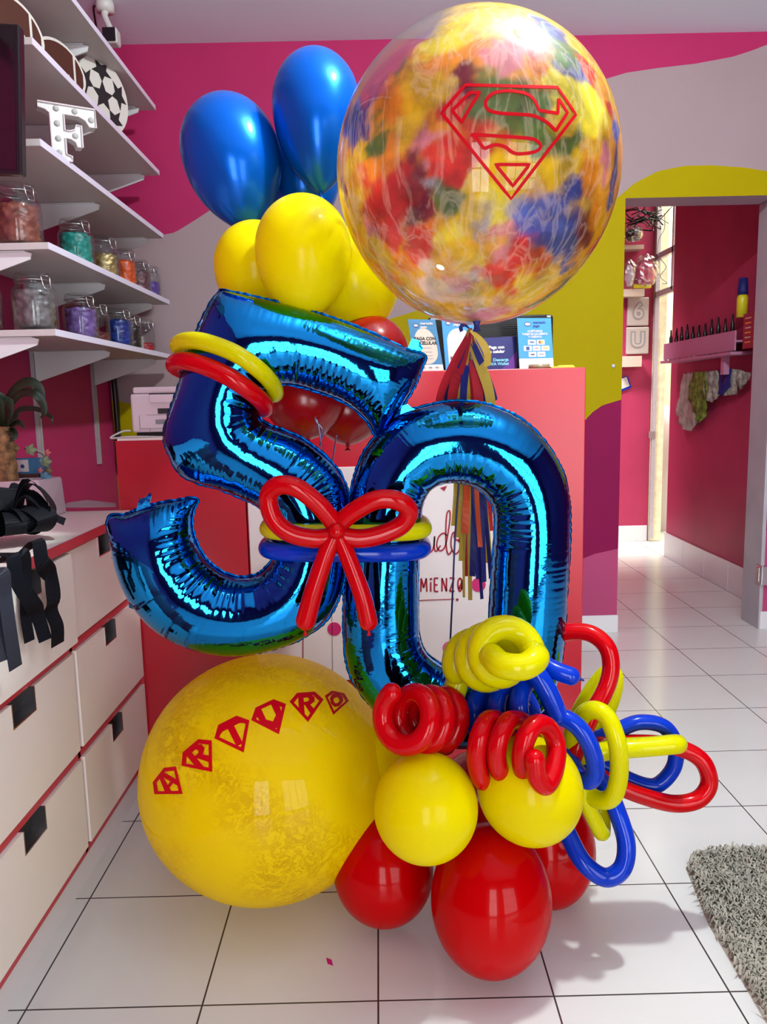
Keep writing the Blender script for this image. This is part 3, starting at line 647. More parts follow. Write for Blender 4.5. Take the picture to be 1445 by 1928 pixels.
# ceiling lamp above the balloons
cl = thing('ceiling_lamp', 'round white ceiling lamp above the balloon bouquet, reflected in the clear balloon', 'lamp', (LAMP[0], LAMP[1], ZC))
MB().lathe((LAMP[0], LAMP[1], ZC-0.028), [(0.09, 0), (0.10, 0.006), (0.10, 0.020), (0.085, 0.0275)], 40).build('lamp_base', 'offwhite', cl, True)
M['bulb'] = mat('lit_bulb', (1, 1, 1), 0.3, emis=((1.0, 0.98, 0.95), 14))
MB().lathe((LAMP[0], LAMP[1], LAMP[2]+0.01), [(0.0, 0.0), (0.03, 0.006), (0.045, 0.022), (0.04, 0.040), (0.03, 0.0485)], 32).build('bulb', 'bulb', cl, True)

# ---------------------------------------------------------------- printer on the lower counter
zp = zl+0.0065; Yp = 2.32
def pp_(x, y, Y=Yp): return at(x, y, Y)
x0 = pp_(247, 780).x; x1 = pp_(430, 780).x; ztp = pp_(300, 728).z
pr = thing('printer', 'white printer standing on the low left end of the counter', 'printer', ((x0+x1)/2, Yp+0.1, zp))
MB().box((x0, Yp, zp+0.012), (x1, Yp+0.24, ztp-0.02)).build('printer_body', 'white_pl', pr, bevel=0.006)
MB().box((x0+0.006, Yp+0.006, ztp-0.019), (x1, Yp+0.235, ztp)).build('scanner_lid', 'white_pl', pr, bevel=0.006)
MB().box((x0+0.01, Yp+0.01, zp), (x1-0.01, Yp+0.22, zp+0.0115)).build('base_foot', 'dark_hole', pr)
A = pp_(282, 741); B = pp_(283, 759)
MB().box((A.x, Yp-0.012, B.z), (x1-0.02, Yp-0.0005, A.z-0.003)).build('output_tray_cover', 'white_pl', pr, bevel=0.003)
MB().box((A.x-0.002, Yp-0.002, A.z-0.003), (x1-0.03, Yp-0.0003, A.z)).build('paper_slot', 'dark_hole', pr)
A = pp_(297, 769); B = pp_(326, 778.5)
MB().box((A.x, Yp-0.0015, B.z), (B.x, Yp-0.0004, A.z)).build('model_plate', 'ink', pr)
A = pp_(293, 790); B = pp_(330, 798)
MB().box((A.x, Yp-0.0015, B.z), (B.x, Yp-0.0004, A.z)).build('ink_window', 'ink_grey', pr)
A = pp_(262, 782); B = pp_(265, 807); q = pp_(330, 807)
MB().box((A.x, Yp-0.0014, B.z), (A.x+0.0015, Yp-0.0004, A.z)).box((A.x, Yp-0.0014, B.z-0.0015), (q.x, Yp-0.0004, B.z)).box((A.x+0.022, Yp-0.0014, A.z), (q.x, Yp-0.0004, A.z+0.001)).build('panel_seam', 'ink_grey', pr)
a_ = pp_(283, 808); MB().box((a_.x, Yp-0.0012, zp+0.013), (a_.x+0.0013, Yp-0.0004, a_.z)).build('panel_seam', 'ink_grey', pr)
tag(tube('power_cord', [pp_(245, 811, 2.30), pp_(232, 812, 2.28), pp_(210, 824, 2.24)+Vector((0, 0, 0.002)), pp_(215, 825, 2.235), pp_(250, 823, 2.23)+Vector((0, 0, 0.001)), pp_(330, 823, 2.24)], 0.0028, 'offwhite', n=8), 'white cord looping off the counter beside the printer', 'cord')

# ---------------------------------------------------------------- signs and monitor on the raised counter
zs = zt+0.0005
mo = thing('monitor', 'black computer monitor seen from behind the payment signs', 'monitor', (0.3, YC+0.22, zs))
Ym = YC+0.20
A = at(806, 600, Ym); B = at(1043, 592, Ym); C_ = at(1043, 689, Ym)
MB().box((A.x, Ym, zs+0.008), (B.x, Ym+0.03, B.z)).build('back_cover', 'black', mo, bevel=0.008)
rb_ = MB()
for i in range(14):
    z_ = zs+0.085+i*0.006; rb_.box((A.x+0.09, Ym-0.002, z_), (B.x-0.02, Ym-0.0002, z_+0.0025))
rb_.build('vent_ribs', 'dark_hole', mo)
MB().box(((A.x+B.x)/2-0.07, Ym+0.002, zs), ((A.x+B.x)/2+0.07, Ym+0.10, zs+0.0075)).build('stand', 'black', mo, bevel=0.002)

def leaning(name, quad, Y, m_, label, cat='sign', group='payment signs on the counter', th=0.003):
    """board from its px quad (tl,tr,br,bl); bottom rests on the counter at Y, top leans back"""
    tl, tr, br, bl = quad
    B0 = at(*bl, Y); B1 = at(*br, Y); zs_ = zs+0.001
    B0.z = B1.z = zs_
    T0 = at(*tl, Y+0.02); T1 = at(*tr, Y+0.02)
    t_ = thing(name, label, cat, ((B0.x+B1.x)/2, Y, zs_), group)
    n_ = (B1-B0).cross(T0-B0).normalized()
    if n_.y > 0: n_ = -n_
    v = [T0, T1, B1, B0]; v += [q-n_*th for q in v]
    obj('board', v, [(0, 1, 2, 3), (7, 6, 5, 4), (0, 4, 5, 1), (1, 5, 6, 2), (2, 6, 7, 3), (3, 7, 4, 0)], m_, t_)
    def uv(u, w_, off=0.0006):
        a = T0.lerp(T1, u); b = B0.lerp(B1, u); return a.lerp(b, w_)+n_*off
    ax = (B1-B0+T1-T0).normalized(); up = ((T0-B0)+(T1-B1)).normalized(); up = (up-ax*up.dot(ax)).normalized()
    def patch(nm, L, mm, off=0.0006):
        v = [uv(u, w_, off) for u, w_ in L]; obj(nm, v, [list(range(len(v)))], mm, t_)
    def txt(s, u, w_, size, mm, bold=0.0, align='CENTER', sx=1.0): text('printed_text', s, uv(u, w_, 0.0012), size, mm, t_, ax, up, 0.0002, bold, align, sx)
    return t_, patch, txt, uv
def ell(cu, cw, ru, rw, n=28): return [(cu+ru*math.cos(2*PI*i/n), cw+rw*math.sin(2*PI*i/n)) for i in range(n)]
t1, P1, T1_, _ = leaning('payment_sign', [(768, 601), (820, 602), (836, 695), (783, 697)], YC+0.05, 'sign_steel', 'narrow muted blue payment sign with a cream oval, leftmost on the counter')
P1('white_footer', [(0, 0.88), (1, 0.88), (1, 1), (0, 1)], 'sign_white')
P1('cream_oval', [(0.10+0.4*(1-math.cos(a)), 0.50-0.33*math.sin(a)) if a < PI else (0.10+0.4*(1-math.cos(a)), 0.62-0.25*math.sin(a)) for a in np.linspace(0, 2*PI, 32)[:-1]], 'sign_cream')
P1('logo_badge', ell(0.26, 0.12, 0.10, 0.038), 'ink_navy', 0.0008); P1('logo_badge', ell(0.26, 0.12, 0.075, 0.022), 'sign_white', 0.001)
T1_('mercado\npago', 0.42, 0.115, 0.010, 'sign_white', 0.0003, 'LEFT')
T1_('PAGA CON\nTU CELULAR', 0.50, 0.42, 0.0125, 'ink', 0.0005, sx=0.95)
for w_ in (0.55, 0.63, 0.70, 0.76): P1('small_print', [(0.30, w_), (0.70, w_), (0.70, w_+0.014), (0.30, w_+0.014)], 'ink_grey', 0.0009)
for u in (0.30, 0.55, 0.78): P1('card_logo', ell(u, 0.94, 0.07, 0.02), 'ink_grey', 0.0009)
t2, P2, T2_, _ = leaning('payment_sign', [(832, 603), (892, 603), (898, 690), (840, 692)], YC+0.06, 'sign_blue', 'bright blue payment sign with a white arch, half behind the paper tassel')
P2('white_arch', [(0.12, 0.92)]+[(0.5-0.38*math.cos(a), 0.42-0.26*math.sin(a)) for a in np.linspace(0, PI, 20)]+[(0.88, 0.92)], 'sign_white')
P2('logo_badge', ell(0.2, 0.06, 0.09, 0.04), 'ink_navy', 0.0008); P2('logo_badge', ell(0.2, 0.06, 0.065, 0.024), 'sign_white', 0.001)
T2_('mercado\npago', 0.36, 0.055, 0.010, 'sign_white', 0.0003, 'LEFT')
T2_('ESCANEA\nY PAGA', 0.45, 0.80, 0.0115, 'ink', 0.0004)
t3, P3, T3_, _ = leaning('payment_card', [(896, 637), (973, 633), (973, 686), (900, 689)], YC+0.09, 'sign_navy', 'navy blue payment card lettered in white and teal between two signs')
P3('violet_corner', [(1.0, 0.45), (1.0, 1.0), (0.62, 1.0)], 'sign_violet')
M['ink_teal'] = mat('teal_ink', (0.15, 0.45, 0.55), 0.5)
T3_('Paga con\ntu celular', 0.70, 0.38, 0.0128, 'sign_white', 0.0005, 'RIGHT'); T3_('Descarga\nBBVA Wallet', 0.80, 0.76, 0.0120, 'ink_teal', 0.0004, 'RIGHT')
P3('small_logo', ell(0.1, 0.1, 0.06, 0.04), 'sign_white', 0.0009)
t4, P4, T4_, _ = leaning('payment_sign', [(974, 599), (1038, 599), (1043, 690), (979, 692)], YC+0.055, 'sign_blue', 'sky blue payment sign with rows of white card logos, rightmost on the counter')
P4('white_footer', [(0, 0.80), (1, 0.80), (1, 1), (0, 1)], 'sign_white')
P4('logo_badge', ell(0.30, 0.12, 0.10, 0.045), 'ink_navy', 0.0008); P4('logo_badge', ell(0.30, 0.12, 0.08, 0.028), 'sign_white', 0.001)
T4_('mercado\npago', 0.46, 0.12, 0.010, 'ink_navy', 0.0003, 'LEFT')
T4_('ACEPTAMOS\nTARJETAS DE DÉBITO\nY CRÉDITO', 0.50, 0.32, 0.0082, 'sign_white', 0.0003, sx=0.92)
for (u, w_, mm, s) in [(0.40, 0.48, 'ink_navy', 'VISA'), (0.66, 0.48, None, None), (0.27, 0.60, 'ink_navy', 'AM'), (0.53, 0.60, None, '~'), (0.79, 0.60, 'ink_orange', None), (0.40, 0.72, 'ink', 'vale'), (0.66, 0.72, 'ink_grey', None)]:
    P4('card_logo', [(u-0.115, w_-0.05), (u+0.115, w_-0.05), (u+0.115, w_+0.05), (u-0.115, w_+0.05)], 'sign_white', 0.0008)
    if s == 'VISA': T4_('VISA', u, w_, 0.007, 'ink_navy', 0.0003)
    elif s == 'vale': T4_('vale', u, w_, 0.007, 'ink', 0.0003)
    elif s == 'AM': P4('card_mark', [(u-0.05, w_-0.035), (u+0.05, w_-0.035), (u+0.05, w_+0.035), (u-0.05, w_+0.035)], 'ink_navy', 0.0011)
    elif s == '~': P4('card_mark', ell(u, w_, 0.06, 0.008, 14), 'ink_red', 0.0011)
    elif mm is None: P4('card_mark', ell(u-0.025, w_, 0.04, 0.032, 16), 'ink_red', 0.0011); P4('card_mark', ell(u+0.025, w_, 0.04, 0.032, 16), 'ink_orange', 0.0012)
    else: P4('card_mark', [(u-0.07, w_-0.012), (u+0.07, w_-0.012), (u+0.07, w_+0.012), (u-0.07, w_+0.012)], mm, 0.0011)
c = at(1016, 686, YC+0.03); tape = MB().lathe((c.x, YC+0.032, zs), [(0.024, 0), (0.030, 0), (0.030, 0.011), (0.024, 0.011), (0.024, 0)], 28).build('tape_roll', 'tape', None, True, origin=(c.x, YC+0.032, zs))
tag(tape, 'roll of brown packing tape lying at the foot of the rightmost payment sign', 'tape')
c = at(1058, 688, YC+0.03); tag(MB().box((c.x-0.033, YC+0.012, zs), (c.x+0.033, YC+0.045, zs+0.004)).box((c.x-0.012, YC+0.014, zs+0.004), (c.x+0.030, YC+0.03, zs+0.007)).build('cutter_knife', 'yellow_pl', None, bevel=0.001, origin=(c.x, YC+0.03, zs)), 'yellow plastic cutter lying on the counter beside the tape roll', 'cutter')

# ================================================================= FOIL DIGITS
def foil_digit(name, label, outlines, Y, wr, parent=None, step=0.0022, kh=1.0):
    """outlines: closed px polylines (first outer). wr: list of (contour index, px polyline ranges or None, amplitude)"""
    th = thing(name, label, 'balloon', (0, 0, 0), 'blue foil number balloons')
    cons = []
    for L in outlines:
        P = spline([at(x, y, Y) for x, y in L], 6, True); cons.append(np.array([(p.x, p.z) for p in P]))
    allp = np.vstack(cons); mn = allp.min(0)-0.012; mx = allp.max(0)+0.012
    nx = int((mx[0]-mn[0])/step)+1; nz = int((mx[1]-mn[1])/step)+1
    gx = mn[0]+np.arange(nx)*step; gz = mn[1]+np.arange(nz)*step
    GX, GZ = np.meshgrid(gx, gz, indexing='ij'); Q = np.stack([GX.ravel(), GZ.ravel()], 1)
    inside = np.zeros(len(Q), bool); best = np.full(len(Q), 1e9); bs = np.zeros(len(Q)); bw = np.zeros(len(Q)); soff = 0
    for ci, C in enumerate(cons):
        n = len(C); wts = wr[ci](C) if callable(wr[ci]) else np.full(n, wr[ci])
        s = soff
        for i in range(n):
            a = C[i]; b = C[(i+1) % n]; d = b-a; L2 = max(d@d, 1e-12); L = math.sqrt(L2)
            cond = (a[1] > Q[:, 1]) != (b[1] > Q[:, 1])
            xi = a[0]+(Q[:, 1]-a[1])/(b[1]-a[1]+1e-15)*d[0]
            inside ^= cond & (Q[:, 0] < xi)
            t = np.clip(((Q-a)@d)/L2, 0, 1); dist = np.hypot(*(Q-(a+t[:, None]*d)).T)
            m_ = dist < best; best[m_] = dist[m_]; bs[m_] = s+t[m_]*L; bw[m_] = (wts[i]*(1-t)+wts[(i+1) % n]*t)[m_]
            s += L
        soff = s
    sd = np.where(inside, best, -best).reshape(nx, nz)
    ins = inside.reshape(nx, nz)
    # Poisson inflation, coarse to fine
    def relax(u, msk, h, it):
        for _ in range(it):
            nb = np.zeros_like(u); nb[1:-1, 1:-1] = u[:-2, 1:-1]+u[2:, 1:-1]+u[1:-1, :-2]+u[1:-1, 2:]
            u = np.where(msk, (nb+h*h)*0.25, 0)
        return u
    lev = [ins]
    for _ in range(3): lev.append(lev[-1][::2, ::2])
    u = np.zeros(lev[-1].shape)
    for k in range(3, -1, -1):
        msk = lev[k]
        if k < 3:
            up = np.kron(u, np.ones((2, 2)))[:msk.shape[0], :msk.shape[1]]
            if up.shape != msk.shape:
                z = np.zeros(msk.shape); z[:up.shape[0], :up.shape[1]] = up; up = z
            u = np.where(msk, up, 0)
        u = relax(u, msk, step*2**k, [260, 240, 260, 600][k])
    hgt = np.sqrt(np.maximum(2*u, 0))*kh
    # puckers along the seams
    d_ = sd.ravel(); s_ = bs; A = bw
    ph = np.array([noise.noise(Vector((v*22, 3.1, 0))) for v in np.linspace(0, soff, 3000)])
    phv = np.interp(s_, np.linspace(0, soff, 3000), ph)
    fine = np.abs(np.sin(s_*PI/0.0125+phv*5))
    coarse = np.abs(np.sin(s_*PI/0.040+phv*2.0))
    near = np.exp(-(np.maximum(d_, 0)/0.030)**2)*np.clip(d_/0.006, 0, 1)
    mid = np.exp(-((d_-0.030)/0.020)**2)
    dz = A*(-0.0030*(1-fine)**1*near - 0.0042*(1-coarse)**3*np.exp(-(d_/0.045)**4)*np.clip(d_/0.01, 0, 1) - 0.0016*(1-fine)*mid)
    dz += -0.0007*(1-np.abs(np.sin(s_*PI/0.011+phv*3)))*np.exp(-(d_/0.011)**2)*(A < 0.3)
    hgt = np.maximum(hgt+dz.reshape(nx, nz), 0.0002)
    # broad gentle dents
    V = []; Fc = []; idx = {}
    def vert(i, j, side):
        k = (i, j, side)
        if k not in idx:
            idx[k] = len(V); V.append((gx[i], Y-hgt[i, j]*side, gz[j]))
        return idx[k]
    def edge(i0, j0, i1, j1):
        if (i0, j0) > (i1, j1): i0, j0, i1, j1 = i1, j1, i0, j0
        k = (i0, j0, i1, j1)
        if k not in idx:
            a, b = sd[i0, j0], sd[i1, j1]; t = a/(a-b); idx[k] = len(V)
            V.append((gx[i0]+(gx[i1]-gx[i0])*t, Y, gz[j0]+(gz[j1]-gz[j0])*t))
        return idx[k]
    for i in range(nx-1):
        for j in range(nz-1):
            cs = [(i, j), (i+1, j), (i+1, j+1), (i, j+1)]; c = [ins[p] for p in cs]
            if not any(c): continue
            for side in (1, -1):
                poly = []
                for k in range(4):
                    p, q = cs[k], cs[(k+1) % 4]
                    if ins[p]: poly.append(vert(*p, side))
                    if ins[p] != ins[q]: poly.append(edge(*p, *q))
                if len(poly) >= 3: Fc.append(poly if side > 0 else poly[::-1])
    zmin = allp[:, 1].min(); th.location = (allp[:, 0].mean(), Y, zmin)
    body = obj('inflated_body', V, Fc, 'foil', th, True)
    # crimped seam strip round the outer edge
    for C in cons:
        n = len(C); seg = np.roll(C, -1, 0)-C; Ls = np.hypot(*seg.T); cum = np.concatenate([[0], np.cumsum(Ls)])
        m_ = int(cum[-1]/0.0028); ss = np.linspace(0, cum[-1], m_, endpoint=False)
        X = np.interp(ss, cum, np.append(C[:, 0], C[0, 0])); Z = np.interp(ss, cum, np.append(C[:, 1], C[0, 1]))
        tx = np.roll(X, -1)-np.roll(X, 1); tz = np.roll(Z, -1)-np.roll(Z, 1); l = np.hypot(tx, tz)+1e-9; nxn, nzn = tz/l, -tx/l
        ar = 0.5*np.sum(X*np.roll(Z, -1)-np.roll(X, -1)*Z); sg = 1 if ar > 0 else -1
        if C is not cons[0]: sg = -sg
        pv = np.array([noise.noise(Vector((q*30, 1.7, 0))) for q in ss]); wd = 0.0036*(1+0.5*np.abs(np.sin(ss*PI/0.019+pv*4))+0.5*pv)*(1.0 if C is cons[0] else 0.35)
        wob = 0.0016*np.sin(ss*2*PI/0.019+pv*8)
        v = []; f = []
        for k in range(m_):
            v += [(X[k]-sg*nxn[k]*0.002, Y, Z[k]-sg*nzn[k]*0.002), (X[k]+sg*nxn[k]*wd[k], Y+wob[k]-0.0006, Z[k]+sg*nzn[k]*wd[k]), (X[k]+sg*nxn[k]*wd[k], Y+wob[k]+0.0006, Z[k]+sg*nzn[k]*wd[k])]
        for k in range(m_):
            a = 3*k; b = 3*((k+1) % m_)
            f += [(a, a+1, b+1, b), (a+1, a+2, b+2, b+1), (a+2, a, b, b+2)]
        obj('crimped_seam', v, f, 'foil_edge', th, True)
    return th
YD = 1.56
def near_list(pxs, rad, amp, base):
    cs = np.array([(at(x, y, YD).x, at(x, y, YD).z) for x, y in pxs])
    def fn(C):
        d = np.sqrt(((C[:, None, :]-cs[None])**2).sum(2)).min(1); return base+(amp-base)*np.clip(1-(d-rad*0.6)/(rad*0.5), 0, 1)
    return fn
five = [(415, 550), (448, 553), (480, 560), (540, 574), (600, 591), (660, 612), (720, 637), (765, 658), (799, 670), (795, 690), (785, 717), (766, 750), (742, 787), (712, 821),
        (696, 797), (670, 771), (640, 752), (600, 737), (560, 725), (530, 724), (505, 741), (488, 768), (488, 786), (504, 800), (556, 820), (592, 843), (629, 876), (649, 908), (655, 940), (656, 990), (653, 1045), (647, 1090), (636, 1130), (612, 1168), (575, 1197), (530, 1216), (480, 1228), (430, 1231), (380, 1224), (332, 1207), (290, 1180), (262, 1150), (240, 1118), (221, 1070), (211, 1022), (205, 976),
        (240, 968), (285, 952), (330, 943), (371, 939), (363, 962), (361, 988), (369, 1020), (390, 1055), (420, 1078), (455, 1087), (490, 1079), (512, 1056), (521, 1020), (515, 985), (494, 957), (457, 937), (414, 920), (372, 908), (342, 892), (320, 858), (311, 825), (316, 790), (337, 733), (346, 703), (372, 627), (392, 584)]
fv = foil_digit('number_five_balloon', 'tilted blue foil number five balloon, left of the zero', [five], YD,
    [near_list([(371, 960), (361, 990), (369, 1020), (390, 1055), (420, 1078), (455, 1087), (490, 1079), (512, 1056), (521, 1020), (500, 740), (530, 724), (490, 775), (565, 725), (610, 740), (650, 757), (490, 957), (457, 940), (600, 850), (640, 890)], 0.055, 1.0, 0.12)])
zo = [(738, 792), (758, 778), (814, 762), (862, 756), (914, 761), (966, 781), (1001, 806), (1035, 844), (1059, 889), (1070, 934), (1072, 982), (1070, 1051), (1066, 1120), (1063, 1172), (1058, 1224), (1049, 1276), (1030, 1320), (1000, 1362), (950, 1392), (890, 1403), (820, 1398), (755, 1372), (703, 1330), (668, 1285), (653, 1240), (649, 1190), (649, 1120), (655, 1051), (659, 982), (662, 927), (673, 885), (690, 847), (717, 813)]
zi = [(793, 982), (797, 948), (811, 923), (834, 911), (862, 909), (890, 916), (914, 934), (928, 957), (931, 1000), (926, 1069), (921, 1155), (918, 1207), (908, 1240), (885, 1258), (862, 1262), (841, 1255), (814, 1238), (797, 1217), (789, 1183), (788, 1121), (789, 1051)]
zr = foil_digit('number_zero_balloon', 'upright blue foil number zero balloon, right of the five', [zo, zi], YD,
    [0.12, near_list([(797, 948), (811, 923), (834, 911), (862, 909), (890, 916), (914, 934), (928, 957), (931, 985), (797, 1217), (814, 1238), (841, 1255), (862, 1262), (885, 1258), (908, 1240)], 0.05, 1.1, 0.05)])
# valve tabs
def tab(L, Y, par):
    P = [at(x, y, Y) for x, y in L]; n = len(P); v = P+[p+Vector((0, 0.003, 0)) for p in P]
    obj('valve_tab', v, [list(range(n)), list(range(2*n-1, n-1, -1))]+[[i, (i+1) % n, (i+1) % n+n, i+n] for i in range(n)], 'foil', par)
tab([(256, 962), (262, 940), (274, 936), (283, 927), (285, 934), (282, 948), (288, 958), (276, 968)], YD-0.004, fv)
tab([(415, 553), (414, 543), (424, 544), (436, 550), (440, 556)], YD-0.004, fv)
tab([(242, 1128), (243, 1144), (256, 1149), (264, 1143), (252, 1128)], YD-0.004, fv)
tab([(754, 780), (757, 764), (768, 761), (776, 768), (786, 772), (778, 784)], YD-0.004, zr)
tab([(768, 656), (776, 637), (790, 641), (797, 655), (792, 668)], YD+0.012, fv)

# ================================================================= LATEX BALLOONS
def latex(px, py, R, up, down, Y, m_, label, tilt=0.0, tilty=0.0, taper=0.30, knot=True, group='round latex balloons of the bouquet', name='latex_balloon', seg=56, parent=None):
    """R,up,down in px at depth Y. The tail points down along the tilted axis."""
    c = at(px, py, Y); s = mpp(c); R *= s; up *= s; down *= s
    ax = (_r*math.sin(math.radians(tilt))+_u*math.cos(math.radians(tilt)))
    ax = (ax+_f*math.sin(math.radians(tilty))).normalized()
    prof = []
    for i in range(30):
        a = PI/2*i/30; t_ = math.cos(a) # from tail
        prof.append((R*math.sqrt(max(0, 1-t_*t_))*(1-taper*t_*t_*t_) if i else 0.0, -down*t_))
    for i in range(31):
        a = PI/2*i/30; prof.append((R*math.cos(a), up*math.sin(a)))
    prof[-1] = (0.0, up)
    prof[0] = (0.0, -down)
    Rm = Vector((0, 0, 1)).rotation_difference(ax).to_matrix()
    o = MB().lathe(c, prof, seg, axis=ax)
    lowest = min(v[2] for v in o.v)
    th = thing(name, label, 'balloon', (c.x, c.y, lowest), group)
    o.build('balloon_skin', m_, th, True)
    if knot:
        q = c-ax*(down+0.001)
        MB().lathe(q, [(0.0, 0.006), (0.004, 0.003), (0.0052, -0.001), (0.003, -0.004), (0.0025, -0.006), (0.0075, -0.011), (0.008, -0.0125), (0.0, -0.010)], 16, axis=ax).build('knot', m_, th, True)
    return th
latex(434, 286, 92, 106, 156, 1.77, 'blue_latex', 'pearly blue balloon at the upper left of the bouquet', tilt=-15, taper=0.42)
latex(596, 198, 83, 102, 166, 1.75, 'blue_latex', 'pearly blue balloon highest of the three, touching the clear balloon', tilt=-3, taper=0.42)
latex(572, 318, 70, 90, 120, 1.93, 'blue_latex', 'blue balloon half hidden behind the other two blue ones', tilt=0)
latex(571, 469, 90, 100, 130, 1.60, 'yellow_latex', 'front yellow balloon in the upper bouquet above the foil five', taper=0.15)
latex(482, 498, 78, 80, 105, 1.73, 'yellow_latex', 'yellow balloon peeking out left of the front yellow one', taper=0.2)
latex(668, 520, 84, 90, 110, 1.72, 'yellow_latex', 'yellow balloon under the clear printed balloon', tilt=-12, taper=0.2)
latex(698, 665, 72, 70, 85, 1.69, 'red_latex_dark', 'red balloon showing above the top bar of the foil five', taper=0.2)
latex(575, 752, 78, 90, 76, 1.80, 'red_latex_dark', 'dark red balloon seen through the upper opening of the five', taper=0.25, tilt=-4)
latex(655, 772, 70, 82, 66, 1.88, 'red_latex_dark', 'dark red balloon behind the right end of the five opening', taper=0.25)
# base cluster
latex(925, 1694, 113, 143, 138, 1.375, 'red_latex', 'large red balloon resting on the floor at the front of the base', taper=0.0, knot=False, tilt=2)
latex(722, 1637, 94, 104, 102, 1.52, 'red_latex', 'red balloon of the base beside the big yellow printed one', taper=0.0, knot=False, tilt=-10)
latex(1032, 1598, 88, 106, 108, 1.60, 'red_latex', 'red balloon at the right rear of the base behind the blue loop', taper=0.0, knot=False)
latex(802, 1521, 98, 103, 101, 1.33, 'yellow_latex', 'round yellow balloon under the left red spiral', taper=0.0, knot=False)
latex(998, 1486, 98, 104, 104, 1.36, 'yellow_latex', 'yellow balloon under the right red spiral', taper=0.0, knot=False, tilt=-25)
latex(752, 1425, 70, 75, 75, 1.62, 'yellow_latex', 'yellow balloon hidden between the printed balloon and left spiral', taper=0.0, knot=False)
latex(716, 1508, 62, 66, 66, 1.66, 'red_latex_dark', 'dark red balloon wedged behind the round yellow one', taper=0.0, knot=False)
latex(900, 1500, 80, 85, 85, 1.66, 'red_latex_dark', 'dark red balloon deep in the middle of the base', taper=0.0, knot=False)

# ---------------------------------------------------------------- big printed yellow balloon
def swirl_mat():
    Mx = bpy.data.materials.new('yellow_swirl_paint_film'); Mx.use_nodes = True; nt = Mx.node_tree; b = nt.nodes['Principled BSDF']
    tc = nt.nodes.new('ShaderNodeTexCoord')
    n0 = nt.nodes.new('ShaderNodeTexNoise'); n0.inputs['Scale'].default_value = 7; n0.inputs['Detail'].default_value = 5; nt.links.new(tc.outputs['Object'], n0.inputs['Vector'])
    mxv = nt.nodes.new('ShaderNodeMix'); mxv.data_type = 'RGBA'; mxv.inputs[0].default_value = 0.30
    nt.links.new(tc.outputs['Object'], mxv.inputs[6]); nt.links.new(n0.outputs[1], mxv.inputs[7])
    n1 = nt.nodes.new('ShaderNodeTexNoise'); n1.inputs['Scale'].default_value = 17; n1.inputs['Detail'].default_value = 7; n1.inputs['Roughness'].default_value = 0.65; n1.inputs['Distortion'].default_value = 2.5
    nt.links.new(mxv.outputs[2], n1.inputs['Vector'])
    n2 = nt.nodes.new('ShaderNodeTexNoise'); n2.inputs['Scale'].default_value = 4.5; nt.links.new(tc.outputs['Object'], n2.inputs['Vector'])
    a = nt.nodes.new('ShaderNodeMath'); a.operation = 'SUBTRACT'; nt.links.new(n1.outputs[0], a.inputs[0]); a.inputs[1].default_value = 0.5
    ab = nt.nodes.new('ShaderNodeMath'); ab.operation = 'ABSOLUTE'; nt.links.new(a.outputs[0], ab.inputs[0])
    mr = nt.nodes.new('ShaderNodeMapRange'); mr.inputs[1].default_value = 0.0; mr.inputs[2].default_value = 0.075; mr.inputs[3].default_value = 1; mr.inputs[4].default_value = 0; nt.links.new(ab.outputs[0], mr.inputs[0])
    m2 = nt.nodes.new('ShaderNodeMapRange'); m2.inputs[1].default_value = 0.45; m2.inputs[2].default_value = 0.65; nt.links.new(n2.outputs[0], m2.inputs[0])
    mu = nt.nodes.new('ShaderNodeMath'); mu.operation = 'MULTIPLY'; nt.links.new(mr.outputs[0], mu.inputs[0]); nt.links.new(m2.outputs[0], mu.inputs[1])
    mu2 = nt.nodes.new('ShaderNodeMath'); mu2.operation = 'MULTIPLY'; mu2.inputs[1].default_value = 0.85; nt.links.new(mu.outputs[0], mu2.inputs[0])
    tl = nt.nodes.new('ShaderNodeBsdfTranslucent'); tl.inputs[0].default_value = (1.0, 0.80, 0, 1); ms = nt.nodes.new('ShaderNodeMixShader'); ms.inputs[0].default_value = 0.45
    nt.links.new(b.outputs[0], ms.inputs[1]); nt.links.new(tl.outputs[0], ms.inputs[2]); nt.links.new(ms.outputs[0], nt.nodes['Material Output'].inputs[0])
    mx = nt.nodes.new('ShaderNodeMix'); mx.data_type = 'RGBA'; mx.inputs[6].default_value = (1.0, 0.80, 0.0, 1); mx.inputs[7].default_value = (0.50, 0.27, 0.0, 1)
    nt.links.new(mu2.outputs[0], mx.inputs[0]); nt.links.new(mx.outputs[2], b.inputs['Base Color'])
    b.inputs['Roughness'].default_value = 0.5; b.inputs['Specular IOR Level'].default_value = 0.1; b.inputs['Coat Weight'].default_value = 0.35; b.inputs['Coat Roughness'].default_value = 0.02; b.inputs['Coat IOR'].default_value = 1.45
    return Mx
M['swirl'] = swirl_mat()
BY = 1.655
yb_t = latex(504, 1461, 234, 226, 219, BY, 'swirl', 'big glossy yellow balloon with a row of red shield letters, resting on the floor', taper=0.0, knot=False, seg=96, name='printed_bubble_balloon', group='clear film bubble balloons')
